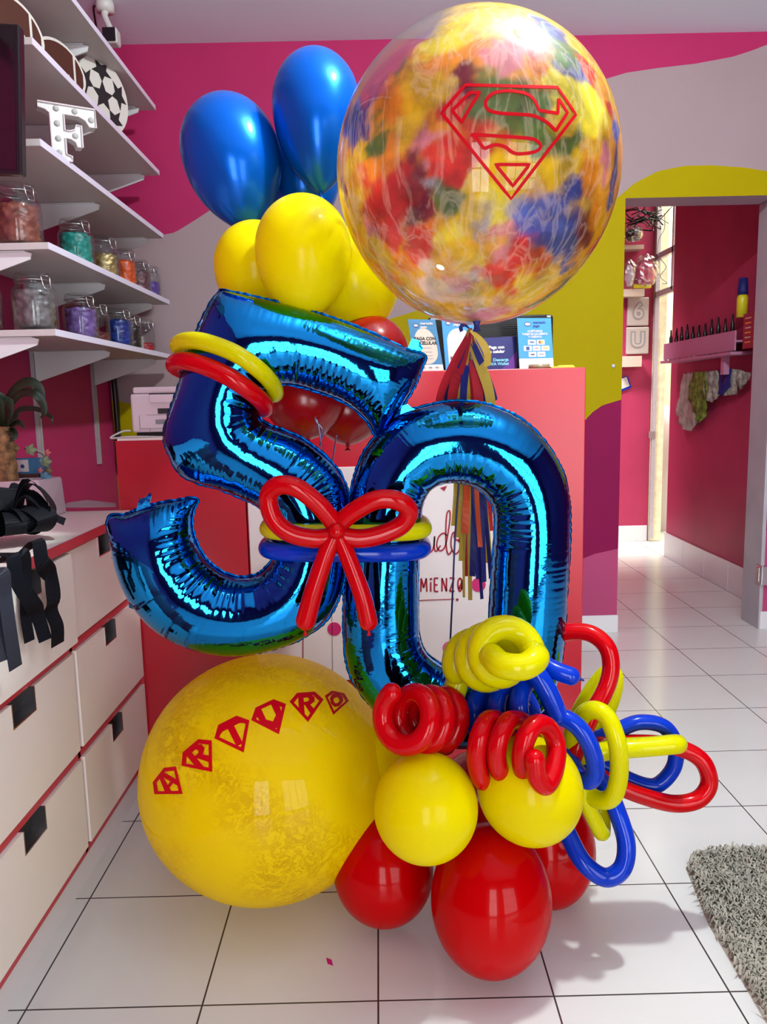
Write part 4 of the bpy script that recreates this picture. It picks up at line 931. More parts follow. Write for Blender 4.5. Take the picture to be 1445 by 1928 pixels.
def project_fill(polys, cen, rx, ry_, rz, off, mesh_name, m_, parent, axisM=None, sub=0.006, thick=0.0008):
    """polys: list of [outer, hole, ...] px loops; filled, subdivided and laid on the ellipsoid"""
    bm = bmesh.new()
    for L in polys:
        es = []
        for loop in L:
            vs = [bm.verts.new((x, y, 0)) for x, y in loop]
            for i in range(len(vs)): es.append(bm.edges.new((vs[i], vs[(i+1) % len(vs)])))
        bmesh.ops.triangle_fill(bm, use_beauty=True, use_dissolve=False, edges=es)
    for _ in range(3):
        long = [e for e in bm.edges if e.calc_length() > 6]
        if long: bmesh.ops.subdivide_edges(bm, edges=long, cuts=1); bmesh.ops.triangulate(bm, faces=bm.faces[:])
    inv = axisM.inverted() if axisM is not None else Matrix.Identity(3)
    def onsurf(x, y):
        d = inv @ ray(x, y); o = inv @ (EYE-cen)
        D = Vector((d.x/rx, d.y/ry_, d.z/rz)); O = Vector((o.x/rx, o.y/ry_, o.z/rz))
        a = D.dot(D); b = 2*D.dot(O); c = O.dot(O)-1; disc = max(b*b-4*a*c, 0); t = (-b-math.sqrt(disc))/(2*a)
        P = EYE+ray(x, y)*t; nl = inv @ (P-cen); nn = Vector((nl.x/rx**2, nl.y/ry_**2, nl.z/rz**2)).normalized()
        if axisM is not None: nn = axisM @ nn
        return P, nn
    v = []
    for q in bm.verts:
        P, nn = onsurf(q.co.x, q.co.y); v.append(P+nn*off)
    n0 = len(v)
    bm.verts.index_update()
    f = [[q.index for q in fc.verts] for fc in bm.faces]
    bm.free()
    return obj(mesh_name, v, f, m_, parent, False)
cY = at(504, 1461, BY); sY = mpp(cY); axY = _u.normalized()
AY = Vector((0, 0, 1)).rotation_difference(axY).to_matrix()
def shield(cx, cy, w_, h_, rot, letter, R=None):
    """diamond shield with letter; px. returns polys"""
    base = [(-0.5, -0.22), (-0.26, -0.5), (0.26, -0.5), (0.5, -0.22), (0.0, 0.5)]
    inn = [(-0.37, -0.18), (-0.20, -0.39), (0.20, -0.39), (0.37, -0.18), (0.0, 0.33)]
    ca, sa = math.cos(rot), math.sin(rot)
    def tr(L): return [(cx+(u*w_)*ca-(v_*h_)*sa, cy+(u*w_)*sa+(v_*h_)*ca) for u, v_ in L]
    def cl(u, v_):
        # keep inside the shield
        hw = 0.44*(1-max(0, (v_+0.2))/0.62) if v_ > -0.2 else 0.44
        return (max(-hw, min(hw, u)), v_)
    P = [[tr(base), tr(inn)]]
    S_ = {'A': [[(-.33, .06), (-.16, .20), (-.07, .10), (.07, .10), (.12, .16), (.20, .04), (.10, -.42), (-.12, -.42)], ],
          'R': None}
    G = {'A': [[(-.05, -.42), (.07, -.42), (-.14, .18), (-.28, .03)], [(.02, -.42), (.16, -.42), (.24, .10), (.10, .22)], [(-.14, -.06), (.16, -.06), (.18, .04), (-.18, .04)]],
         'R': [[(-.24, -.42), (-.08, -.42), (-.08, .24), (-.24, .06)], [(-.08, -.42), (.14, -.42), (.24, -.32), (.24, -.18), (.12, -.08), (-.08, -.08), (-.08, -.18), (.04, -.19), (.08, -.25), (.04, -.32), (-.08, -.32)], [(-.06, -.08), (.10, -.08), (.22, .10), (.10, .24)]],
         'T': [[(-.34, -.42), (.34, -.42), (.38, -.20), (.24, -.28), (.09, -.28), (.09, .26), (-.09, .26), (-.09, -.28), (-.24, -.28), (-.38, -.20)]],
         'U': [[(-.34, -.36), (-.14, -.42), (-.14, -.05), (0, .08), (.14, -.05), (.14, -.42), (.34, -.36), (.34, .0), (.08, .30), (-.08, .30), (-.34, 0)]],
         'O': [[(-.22, -.36), (0, -.42), (.22, -.36), (.28, -.16), (.18, .06), (0, .16), (-.18, .06), (-.28, -.16)]]}
    hole = [(0, -.28), (.10, -.22), (.13, -.14), (.08, -.04), (0, 0.0), (-.08, -.04), (-.13, -.14), (-.10, -.22)]
    for k, L in enumerate(G[letter]):
        P.append([tr([cl(*q) for q in L])] + ([tr(hole)] if letter == 'O' else []))
    return P
for (cx, cy, w_, h_, rot, ch) in [(322, 1477, 66, 58, math.radians(-52), 'A'), (380, 1429, 74, 64, math.radians(-40), 'R'), (444, 1387, 74, 68, math.radians(-27), 'T'), (512, 1354, 72, 64, math.radians(-25), 'U'), (578, 1332, 64, 56, math.radians(-4), 'R'), (632, 1325, 46, 44, math.radians(12), 'O')]:
    project_fill(shield(cx, cy, w_, h_, rot, ch), cY, 234*sY, 234*sY, 226*sY, 0.0012, 'red_shield_letter', 'red_vinyl', yb_t, AY)

# ---------------------------------------------------------------- large clear bubble with paint
UY = 1.43
cU = at(898, 322, UY); sU = mpp(cU); RU = 263*sU; upU = 268*sU; dnU = 284*sU
def bubble_mat():
    Mx = bpy.data.materials.new('painted_clear_bubble_film'); Mx.use_nodes = True; nt = Mx.node_tree; nt.nodes.clear()
    out = nt.nodes.new('ShaderNodeOutputMaterial')
    at_ = nt.nodes.new('ShaderNodeAttribute'); at_.attribute_name = 'paint'
    tc = nt.nodes.new('ShaderNodeTexCoord')
    n1 = nt.nodes.new('ShaderNodeTexNoise'); n1.inputs['Scale'].default_value = 14; n1.inputs['Detail'].default_value = 8; n1.inputs['Roughness'].default_value = 0.6; n1.inputs['Distortion'].default_value = 0.5; nt.links.new(tc.outputs['Object'], n1.inputs['Vector'])
    cr = nt.nodes.new('ShaderNodeMapRange'); cr.inputs[1].default_value = 0.3; cr.inputs[2].default_value = 0.7; cr.inputs[3].default_value = 0.30; cr.inputs[4].default_value = 1.15; nt.links.new(n1.outputs[0], cr.inputs[0])
    mc = nt.nodes.new('ShaderNodeMix'); mc.data_type = 'RGBA'; mc.blend_type = 'MULTIPLY'; mc.inputs[0].default_value = 1.0
    nt.links.new(at_.outputs['Color'], mc.inputs[6]); nt.links.new(cr.outputs[0], mc.inputs[7])
    mp = nt.nodes.new('ShaderNodeMapping'); mp.inputs['Rotation'].default_value = (0.3, 0.7, 0.4); mp.inputs['Scale'].default_value = (30, 30, 7); nt.links.new(tc.outputs['Object'], mp.inputs['Vector'])
    nv = nt.nodes.new('ShaderNodeTexNoise'); nv.inputs['Scale'].default_value = 0.8; nv.inputs['Detail'].default_value = 6; nv.inputs['Distortion'].default_value = 1.2; nt.links.new(mp.outputs[0], nv.inputs['Vector'])
    s1 = nt.nodes.new('ShaderNodeMath'); s1.operation = 'SUBTRACT'; s1.inputs[1].default_value = 0.5; nt.links.new(nv.outputs[0], s1.inputs[0])
    s2 = nt.nodes.new('ShaderNodeMath'); s2.operation = 'ABSOLUTE'; nt.links.new(s1.outputs[0], s2.inputs[0])
    s3 = nt.nodes.new('ShaderNodeMapRange'); s3.inputs[1].default_value = 0.0; s3.inputs[2].default_value = 0.06; s3.inputs[3].default_value = 0.20; s3.inputs[4].default_value = 0.0; nt.links.new(s2.outputs[0], s3.inputs[0])
    mv = nt.nodes.new('ShaderNodeMix'); mv.data_type = 'RGBA'; mv.inputs[7].default_value = (0.95, 0.80, 0.62, 1); nt.links.new(s3.outputs[0], mv.inputs[0]); nt.links.new(mc.outputs[2], mv.inputs[6]); mc = mv
    df = nt.nodes.new('ShaderNodeBsdfPrincipled'); nt.links.new(mc.outputs[2], df.inputs['Base Color'])
    df.inputs['Roughness'].default_value = 0.45; df.inputs['Specular IOR Level'].default_value = 0.1; df.inputs['Coat Weight'].default_value = 0.7; df.inputs['Coat Roughness'].default_value = 0.015
    tl = nt.nodes.new('ShaderNodeBsdfTranslucent'); nt.links.new(mc.outputs[2], tl.inputs[0])
    m0 = nt.nodes.new('ShaderNodeMixShader'); m0.inputs[0].default_value = 0.35; nt.links.new(df.outputs[0], m0.inputs[1]); nt.links.new(tl.outputs[0], m0.inputs[2])
    tr = nt.nodes.new('ShaderNodeBsdfTransparent'); tr.inputs[0].default_value = (0.97, 0.97, 0.97, 1); gl = nt.nodes.new('ShaderNodeBsdfGlossy'); gl.inputs['Roughness'].default_value = 0.02
    lw = nt.nodes.new('ShaderNodeLayerWeight'); lw.inputs[0].default_value = 0.5
    pw = nt.nodes.new('ShaderNodeMath'); pw.operation = 'POWER'; pw.inputs[1].default_value = 3.5; nt.links.new(lw.outputs['Facing'], pw.inputs[0])
    mr = nt.nodes.new('ShaderNodeMapRange'); mr.inputs[3].default_value = 0.05; mr.inputs[4].default_value = 0.8; nt.links.new(pw.outputs[0], mr.inputs[0])
    film = nt.nodes.new('ShaderNodeMixShader'); nt.links.new(mr.outputs[0], film.inputs[0]); nt.links.new(tr.outputs[0], film.inputs[1]); nt.links.new(gl.outputs[0], film.inputs[2])
    # alpha with noise
    n2 = nt.nodes.new('ShaderNodeTexNoise'); n2.inputs['Scale'].default_value = 14; n2.inputs['Detail'].default_value = 8; n2.inputs['Distortion'].default_value = 1.0; nt.links.new(tc.outputs['Object'], n2.inputs['Vector'])
    sub = nt.nodes.new('ShaderNodeMath'); sub.operation = 'MULTIPLY_ADD'; sub.inputs[1].default_value = 0.9; nt.links.new(n2.outputs[0], sub.inputs[0]); nt.links.new(at_.outputs['Alpha'], sub.inputs[2])
    am = nt.nodes.new('ShaderNodeMapRange'); am.inputs[1].default_value = 0.72; am.inputs[2].default_value = 1.25; am.inputs[3].default_value = 0.0; am.inputs[4].default_value = 0.93; nt.links.new(sub.outputs[0], am.inputs[0])
    mx = nt.nodes.new('ShaderNodeMixShader'); nt.links.new(am.outputs[0], mx.inputs[0]); nt.links.new(film.outputs[0], mx.inputs[1]); nt.links.new(m0.outputs[0], mx.inputs[2])
    nt.links.new(mx.outputs[0], out.inputs[0]); return Mx
M['bubble'] = bubble_mat()
bub = thing('painted_bubble_balloon', 'huge clear bubble balloon smeared with yellow, red and blue paint and a red shield emblem', 'balloon', (cU.x, cU.y, cU.z-dnU), 'clear film bubble balloons')
AU = Vector((0, 0, 1)).rotation_difference(_u.normalized()).to_matrix()
nA, nR = 360, 220; V = []; Fc = []
for j in range(nR+1):
    th_ = PI*j/nR; z = -math.cos(th_); r_ = math.sin(th_)
    zz = z*(upU if z > 0 else dnU); rr = RU*r_*(1-(0.05*z*z if z < 0 else 0))
    if j == 0 or j == nR: V.append(cU+AU @ Vector((0, 0, zz))); continue
    for i in range(nA):
        a = 2*PI*i/nA; V.append(cU+AU @ Vector((rr*math.cos(a), rr*math.sin(a), zz)))
def vi(j, i): return 0 if j == 0 else (1+(nR-1)*nA if j == nR else 1+(j-1)*nA+i % nA)
for i in range(nA):
    Fc.append((0, vi(1, i+1), vi(1, i))); Fc.append((vi(nR, 0), vi(nR-1, i), vi(nR-1, i+1)))
for j in range(1, nR-1):
    for i in range(nA): Fc.append((vi(j, i), vi(j, i+1), vi(j+1, i+1), vi(j+1, i)))
bo = obj('film_skin', V, Fc, 'bubble', bub, True)
CB = dict(Y=(.80, .54, .0), y=(.92, .80, .03), R=(.72, .02, .015), B=(.01, .05, .30), b=(.05, .12, .55), G=(.07, .17, .03), O=(.86, .30, .01), D=(.16, .005, .03), W=(.85, .68, .50), P=(.75, .25, .30), g=(.35, .35, .42))
BL = [(700,110,120,'Y'),(600,180,90,'y'),(820,110,90,'Y'),(560,110,60,'Y'),(950,150,60,'O'),(970,180,50,'R'),(1060,190,62,'B'),(1040,160,40,'b'),(560,290,80,'O'),(450,350,100,'Y'),(700,270,90,'O'),(640,200,60,'y'),(850,290,80,'P'),(990,260,55,'R'),(1130,270,60,'G'),(1150,330,45,'B'),(1210,330,50,'R'),(1260,400,50,'O'),(1150,430,85,'y'),(1200,560,95,'y'),(1290,520,40,'R'),(1340,620,45,'b'),(1350,850,48,'B'),(1355,740,40,'B'),(1295,760,50,'P'),(210,370,75,'B'),(150,480,80,'B'),(150,580,60,'B'),(360,300,55,'G'),(330,410,60,'Y'),(290,500,55,'G'),(400,500,95,'Y'),(560,440,85,'Y'),(640,540,60,'R'),(700,420,60,'D'),(850,460,85,'G'),(740,600,70,'G'),(950,610,75,'G'),(1080,650,55,'G'),(160,700,60,'Y'),(230,680,45,'G'),(90,760,50,'Y'),(60,870,40,'D'),(260,790,80,'O'),(440,690,50,'P'),(400,800,45,'D'),(340,880,70,'R'),(250,930,85,'R'),(200,1010,55,'P'),(410,950,60,'D'),(480,870,45,'g'),(560,780,60,'R'),(540,900,50,'G'),(600,960,55,'G'),(660,880,60,'Y'),(760,760,80,'Y'),(850,840,90,'Y'),(650,1050,80,'Y'),(790,1000,70,'y'),(720,1050,60,'g'),(900,990,70,'g'),(1000,1060,75,'b'),(1120,930,65,'B'),(1190,1050,65,'D'),(1100,1110,75,'B'),(1200,830,65,'O'),(1080,790,60,'Y'),(950,780,70,'Y'),(1250,950,50,'O'),(1310,1050,55,'Y'),(1250,1130,50,'R'),(1080,1210,60,'B'),(1160,1250,50,'Y'),(420,1130,70,'R'),(300,1150,80,'O'),(230,1230,60,'O'),(450,1220,60,'W'),(560,1130,60,'y'),(600,1220,75,'Y'),(850,1150,65,'P'),(930,1190,65,'R'),(780,1280,75,'R'),(680,1290,55,'g'),(480,1350,80,'W'),(600,1330,60,'P'),(700,1430,90,'P'),(930,1320,70,'Y'),(1000,1380,50,'G'),(900,1420,65,'O'),(1080,1330,50,'Y'),(620,1400,65,'W'),(130,1050,50,'O'),(180,1130,50,'Y'),(1000,480,60,'G'),(1080,550,60,'Y'),(350,620,70,'Y'),(480,600,55,'O'),(880,720,60,'Y'),(700,680,60,'R')]
cn = np.array([tuple(V_) for V_ in V]); cn0 = cn-np.array(cU)
rgt = np.array(_r); upv = np.array(_u); fw = np.array(_f)
AUi = AU.inverted()
def hitU(x, y):
    d = AUi @ ray(x, y); o = AUi @ (EYE-cU)
    D = Vector((d.x/RU, d.y/RU, d.z/upU)); O_ = Vector((o.x/RU, o.y/RU, o.z/upU)); a = D.dot(D); b = 2*D.dot(O_); c = O_.dot(O_)-1
    t = (-b-math.sqrt(max(b*b-4*a*c, 0)))/(2*a); return EYE+ray(x, y)*t-cU
cols_ = []; cents = []; rads = []
for a, b, r, c in BL:
    P = hitU(620+a*.4014, b*.4014); cents.append(tuple(P)); rads.append(r*.4014*sU*(1.32 if c in 'BGbDR' else 1.0)); cols_.append(CB[c])
rr_ = random.Random(5)
for i in range(70):                      # smears on the far side of the bubble
    a = rr_.uniform(0.15, PI-0.15); z = rr_.uniform(-0.95, 0.55); q = math.sqrt(1-z*z)
    P = _r*(RU*q*math.cos(a))+_f*(RU*q*math.sin(a))+_u*(upU*z); cents.append(tuple(P)); rads.append(rr_.uniform(0.02, 0.035)); cols_.append(CB[rr_.choice('YYYyRROOBGGDW')])
cents = np.array(cents); rads = np.array(rads); cols_ = np.array(cols_)
wv = np.empty((len(V), 3))
for i, p in enumerate(cn0):
    q = Vector(p); t = noise.turbulence_vector(q*7, 3, False, noise_basis='PERLIN_ORIGINAL')*0.042 + noise.turbulence_vector(q*34+Vector((5, 2, 1)), 3, False, noise_basis='PERLIN_ORIGINAL')*0.016
    wv[i] = t
Q_ = cn0+wv
wsoft = np.where((cn0@fw) < 0.02, 0.05, 0.012); basew = np.full(len(V), 0.004)
wsum = basew.copy(); mixv = np.clip(0.5+wv[:, 0:1]*18, 0, 1); csum = basew[:, None]*(np.array(CB['Y'])*(1-mixv)+np.array(CB['O'])*mixv)
for P, r, c in zip(cents, rads, cols_):
    g0 = np.exp(-((Q_-P)**2).sum(1)/(r*r)*1.5); g = g0**2.6; wsoft += g0**1.7; wsum += g; csum += g[:, None]*c
colr = csum/(wsum[:, None]+1e-9)
U = cn0@rgt; W_ = cn0@upv; Fd = cn0@fw
alpha = np.clip(wsoft/0.05, 0, 1)**0.6
c0c = np.array(hitU(735, 95)); c1c = np.array(hitU(790, 45)); c2c = np.array(hitU(700, 130))
clear = np.zeros(len(V))
for cc_, rc_ in ((c0c, .055), (c1c, .05), (c2c, .03)): clear += np.exp(-((Q_-cc_)**2).sum(1)/(rc_*rc_))
clear += 1.1*np.exp(-(((U+0.145)/0.085)**2+((W_-0.205)/0.075)**2)**1.5)
alpha = np.clip(alpha-clear*1.4, 0, 1)*np.where(Fd < 0, 0.95, 0.62)
alpha *= 1-0.25*np.clip((-W_-0.15)/0.12, 0, 1)
attr = bo.data.color_attributes.new('paint', 'FLOAT_COLOR', 'POINT')
attr.data.foreach_set('color', np.concatenate([colr, alpha[:, None]], 1).astype(np.float32).ravel())
# emblem outline on the bubble: shield with the S strokes, thin raised vinyl lines
def onU(x, y, off=0.0016):
    inv = AU.inverted(); d = inv @ ray(x, y); o = inv @ (EYE-cU)
    D = Vector((d.x/RU, d.y/RU, d.z/upU)); O_ = Vector((o.x/RU, o.y/RU, o.z/upU)); a = D.dot(D); b = 2*D.dot(O_); c = O_.dot(O_)-1
    t = (-b-math.sqrt(max(b*b-4*a*c, 0)))/(2*a); P = EYE+ray(x, y)*t; nl = inv @ (P-cU)
    n_ = (AU @ Vector((nl.x/RU**2, nl.y/RU**2, nl.z/upU**2))).normalized(); return P+n_*off
def c2p(L): return [(620+a*.4014, b*.4014) for a, b in L]
def vinyl(L, closed, smooth_, r=0.0023):
    pts = c2p(L)
    if smooth_: pts = [(p.x, p.y) for p in spline([Vector((x, y, 0)) for x, y in pts], 8, closed)]
    else:
        out = []; N = len(pts)
        for i in range(N if closed else N-1):
            a, b = pts[i], pts[(i+1) % N]
            for k in range(10): out.append((a[0]+(b[0]-a[0])*k/10, a[1]+(b[1]-a[1])*k/10))
        if not closed: out.append(pts[-1])
        pts = out
    P = [onU(x, y) for x, y in pts]; n = len(P); v = []; f = []
    for i in range(n):
        a = P[(i-1) % n] if closed or i else P[0]; b = P[(i+1) % n] if closed or i < n-1 else P[-1]
        t = (b-a).normalized(); nn = (P[i]-cU).normalized(); s = t.cross(nn).normalized()*r
        v += [P[i]+s, P[i]-s, P[i]-s-nn*0.001, P[i]+s-nn*0.001]
    for i in range(n if closed else n-1):
        a = 4*i; b = 4*((i+1) % n)
        for k in range(4): f.append((a+k, a+(k+1) % 4, b+(k+1) % 4, b+k))
    return v, f
em = MB()
for L, cl_, sm in [([(640, 400), (1070, 412), (1156, 538), (853, 932), (528, 530)], True, False),
                   ([(705, 435), (660, 438), (578, 520), (622, 575), (672, 490)], True, False),
                   ([(1075, 465), (1117, 530), (1062, 615)], False, False),
                   ([(1062, 615), (1020, 575), (960, 545), (880, 537), (800, 532), (745, 515), (735, 478), (770, 440), (840, 428), (920, 440), (960, 470), (985, 520)], False, True),
                   ([(985, 520), (1072, 533), (1075, 465)], False, False),
                   ([(665, 632), (690, 645), (727, 698)], False, False), ([(665, 632), (760, 637), (880, 645), (960, 655), (992, 685), (965, 712), (890, 722), (855, 712), (825, 690), (780, 680), (727, 698)], False, True),
                   ([(780, 772), (940, 772), (862, 872)], True, False)]:
    v, f = vinyl(L, cl_, sm); em.add(v, f)
em.build('emblem_outline', 'red_vinyl', bub)
# knotted neck of the bubble
nb = cU-_u*(dnU-0.004)
MB().lathe(nb, [(0.016, 0.004), (0.008, -0.002), (0.005, -0.008), (0.004, -0.012), (0.006, -0.018), (0.007, -0.020), (0.002, -0.019)], 20, axis=_u).build('knot', 'tissue_blue', bub, True)

# ================================================================= TASSEL GARLAND hanging from the clear balloon
tg = thing('paper_tassel', 'red, navy and gold tissue tassel hanging from the clear balloon behind the zero', 'tassel', tuple(at(880, 1100, 1.68)))
def strip(L, wpx, m_, par, name='paper_strip', twist=0.3):
    P = spline([at(x, y, Y) for x, y, Y in L], 5); v = []; f = []; n = len(P)
    for i, p in enumerate(P):
        t_ = i/(n-1); a = P[max(i-1, 0)]; b = P[min(i+1, n-1)]; t = (b-a).normalized()
        ang = twist*math.sin(t_*5+L[0][0]); s = t.cross(Vector((0, -1, 0))).normalized(); s = (Matrix.Rotation(ang, 3, t) @ s)
        ww = wpx*mpp(p)*0.5*(0.35+0.65*min(1, t_*2.2))
        v += [p+s*ww, p-s*ww]
    n2 = len(v); v += [q+Vector((0, 0.0006, 0)) for q in v]
    for i in range(n-1): f += [(2*i, 2*i+1, 2*i+3, 2*i+2), (n2+2*i, n2+2*i+2, n2+2*i+3, n2+2*i+1), (2*i, 2*i+2, n2+2*i+2, n2+2*i), (2*i+1, n2+2*i+1, n2+2*i+3, 2*i+3)]
    return obj(name, v, f, m_, par)
top = (884, 632)
# upper tassel fans out from the neck down behind the zero
Yt = 1.60
for (xb, yb2, ww, mm, dY) in [(826, 765, 16, 'tissue_red', 0), (838, 770, 12, 'tissue_blue', .01), (850, 772, 20, 'tissue_red', -.005), (861, 775, 18, 'tissue_gold', .005), (872, 775, 14, 'tissue_blue', -.008), (884, 775, 16, 'tissue_gold', .01), (893, 775, 12, 'tissue_red', .004), (903, 775, 20, 'tissue_red', -.012), (913, 772, 12, 'tissue_blue', 0), (926, 768, 20, 'tissue_gold', -.01), (933, 755, 12, 'tissue_blue', .012)]:
    k = (xb-884)
    strip([(886, 618, 1.47), (884+k*0.10, 640, 1.50), (884+k*0.45, 680, 1.56), (884+k*0.85, 730, Yt+0.02+dY), (xb, yb2, Yt+0.05+dY)], ww, mm, tg)
strip([(886, 622, 1.46), (905, 640, 1.47), (918, 665, 1.48), (918, 690, 1.50)], 14, 'tissue_gold', tg)
strip([(884, 618, 1.46), (875, 612, 1.45), (868, 616, 1.45), (870, 624, 1.46)], 7, 'tissue_blue', tg)
tg2 = thing('paper_tassel', 'lower tissue tassel of gold, orange and navy seen through the hole of the zero', 'tassel', tuple(at(895, 1120, 1.74)))
for (xa, xb, yb2, ww, mm, dY) in [(862, 855, 990, 13, 'tissue_gold', 0), (870, 862, 1012, 12, 'tissue_gold', .01), (880, 876, 1005, 14, 'tissue_orange', -.01), (876, 870, 1056, 14, 'tissue_gold', .012), (893, 890, 1085, 12, 'tissue_blue', 0), (900, 912, 1096, 11, 'tissue_blue', -.006), (886, 880, 1085, 9, 'tissue_red', .015), (905, 920, 1060, 16, 'tissue_gold', .008), (896, 905, 1030, 9, 'tissue_orange', -.014), (883, 886, 1130, 8, 'tissue_gold', .004), (889, 908, 1128, 7, 'tissue_blue', -.004), (868, 874, 1125, 5, 'tissue_gold', .014), (912, 924, 1000, 13, 'tissue_red', .012), (898, 902, 1090, 12, 'tissue_blue', .018), (888, 893, 1060, 14, 'tissue_blue', .02), (908, 925, 1090, 8, 'tissue_blue', 0.0), (874, 879, 1080, 11, 'tissue_red', .022)]:
    strip([(884+(xa-884)*0.5, 800, 1.70+dY), (xa, 880, 1.72+dY), (xa+(xb-xa)*0.5+2*math.sin(xa), (880+yb2)/2, 1.73+dY), (xb, yb2, 1.73+dY)], ww, mm, tg2, twist=0.5)
tag(tube('balloon_stick', [at(880, 640, 1.66), at(872, 800, 1.67), at(858, 1000, 1.69), at(853, 1110, 1.69), at(846, 1260, 1.70), at(843, 1360, 1.70)], 0.0021, 'ribbon_navy', n=8), 'thin navy stick seen upright through the hole of the zero', 'stick')
rb = thing('curling_ribbon', 'metallic curling ribbons hanging in the upper opening of the five', 'ribbon', tuple(at(600, 830, 1.74)))
for L in [[(592, 745, 1.72), (590, 775, 1.725), (600, 800, 1.73), (607, 850, 1.735)], [(600, 770, 1.72), (594, 790, 1.725), (608, 810, 1.73), (602, 840, 1.735)], [(634, 820, 1.735), (630, 845, 1.74), (626, 870, 1.745)]]:
    tube('ribbon_strand', [at(x, y, Y) for x, y, Y in L], 0.0018, 'ribbon_foil', rb, n=8)

# ================================================================= MODELLING BALLOONS
def px3(L): return [at(x, y, Y) for x, y, Y in L]
YR = YD
tube('ring_balloon', px3([(336, 652, YR), (350, 642, YR-.05), (385, 644, YR-.085), (440, 664, YR-.10), (485, 694, YR-.09), (512, 722, YR-.05), (518, 742, YR), (500, 735, YR+.06), (440, 700, YR+.085), (370, 665, YR+.06)]), 0.0165, 'yellow_tube', closed=True,
     label='yellow modelling balloon ring round the neck of the five', cat='balloon', group='rings tied round the foil digits')
tube('ring_balloon', px3([(330, 690, YR), (338, 680, YR-.05), (370, 684, YR-.085), (420, 704, YR-.10), (465, 732, YR-.09), (494, 757, YR-.05), (498, 770, YR), (480, 765, YR+.06), (425, 735, YR+.085), (360, 705, YR+.06)]), 0.0175, 'red_tube', closed=True,
     label='red modelling balloon ring just below the yellow ring on the five', cat='balloon', group='rings tied round the foil digits')
def waist(y, xa, xb, m_, lab, r):
    a = at(xa, y, YD); b = at(xb, y, YD); L = []
    for i in range(28):
        t = 2*PI*i/28; cx_ = (a.x+b.x)/2; hw = (b.x-a.x)/2-r
        u = math.copysign(abs(math.cos(t))**0.55, math.cos(t)); v_ = math.copysign(abs(math.sin(t))**0.55, math.sin(t))
        L.append((cx_+hw*u, YD+0.088*v_, a.z+(b.z-a.z)*(u+1)/2))
    tube('ring_balloon', L, r, m_, closed=True, sp=4, label=lab, cat='balloon', group='rings tied round the foil digits')
waist(990, 492, 813, 'yellow_tube', 'yellow modelling balloon band joining the five and the zero', 0.0168)
waist(1026, 490, 812, 'blue_tube', 'blue modelling balloon band joining the five and the zero', 0.0175)
bw = thing('balloon_bow', 'red modelling balloon bow tied where the digits meet', 'balloon', tuple(at(634, 1180, 1.43)))
Yb2 = 1.425
tube('bow_loop', px3([(630, 985, Yb2), (600, 950, Yb2-.01), (560, 919, Yb2-.015), (525, 914, Yb2-.012), (506, 935, Yb2), (515, 975, Yb2), (545, 1003, Yb2), (590, 1014, Yb2), (628, 1010, Yb2)]), 0.0178, 'red_tube', bw)
tube('bow_loop', px3([(640, 985, Yb2), (668, 962, Yb2-.01), (710, 941, Yb2-.015), (750, 943, Yb2-.015), (770, 962, Yb2-.005), (757, 988, Yb2), (720, 1006, Yb2), (680, 1014, Yb2), (642, 1010, Yb2)]), 0.0178, 'red_tube', bw)
tube('bow_tail', px3([(628, 1012, Yb2-.005), (612, 1050, Yb2-.01), (592, 1110, Yb2-.012), (576, 1168, Yb2-.012)]), lambda t: 0.0155+0.0035*t, 'red_tube', bw)
tube('bow_tail', px3([(640, 1012, Yb2-.005), (660, 1060, Yb2-.01), (682, 1120, Yb2-.012), (694, 1170, Yb2-.012)]), lambda t: 0.0155+0.0022*t, 'red_tube', bw)
q = at(634, 1000, Yb2-0.018)
MB().lathe(q, [(0, -0.016), (0.009, -0.013), (0.0145, -0.006), (0.016, 0), (0.0145, 0.006), (0.009, 0.013), (0, 0.016)], 20).build('bow_knot', 'red_tube', bw, True)
for (x, y) in ((575, 1190), (695, 1190)):
    q = at(x, y, Yb2-0.012); MB().lathe(q, [(0.003, 0.006), (0.002, 0), (0.0045, -0.006), (0.0, -0.007)], 10).build('nozzle_tip', 'red_tube', bw, True)

def helix(A, B, R, turns, tr, m_, lab, cat='balloon', start=0.0, pre=None, post=None, elong=1.0, n=26, name='spiral_balloon', handed=1, rfun=None):
    A = at(*A); B = at(*B); ax = (B-A); L = ax.length; ax = ax.normalized()
    e1 = ax.cross(Vector((0, 0, 1)))
    e1 = e1.normalized() if e1.length > 0.1 else Vector((1, 0, 0)); e2 = e1.cross(ax).normalized()
    if e2.z < 0: e2 = -e2
    pts = []
    N = int(turns*n)
    for i in range(N+1):
        t = i/N; a = start+handed*2*PI*turns*t
        pts.append(A+ax*(L*t)+e1*(R*math.cos(a))+e2*(R*elong*math.sin(a)))
    if pre: pts = spline([at(*p) for p in pre]+[pts[0]], 8)[:-1]+pts
    if post: pts = pts+spline([pts[-1]]+[at(*p) for p in post], 8)[1:]
    # smooth
    for _ in range(3): pts = [pts[0]]+[(pts[i-1]+pts[i]*2+pts[i+1])/4 for i in range(1, len(pts)-1)]+[pts[-1]]
    v, f = tube_mesh(pts, rfun or tr, 22)
    low = min(pts, key=lambda p: p.z)
    o = obj(name, v, f, m_, None, True, None, low); tag(o, lab, cat, 'coiled modelling balloons'); return o
helix((752, 1353, 1.33), (848, 1356, 1.445), 0.0475, 3.4, 0.0192, 'red_tube', 'left red spiral balloon above the round yellow balloon', start=2.2, handed=1, elong=1.02)
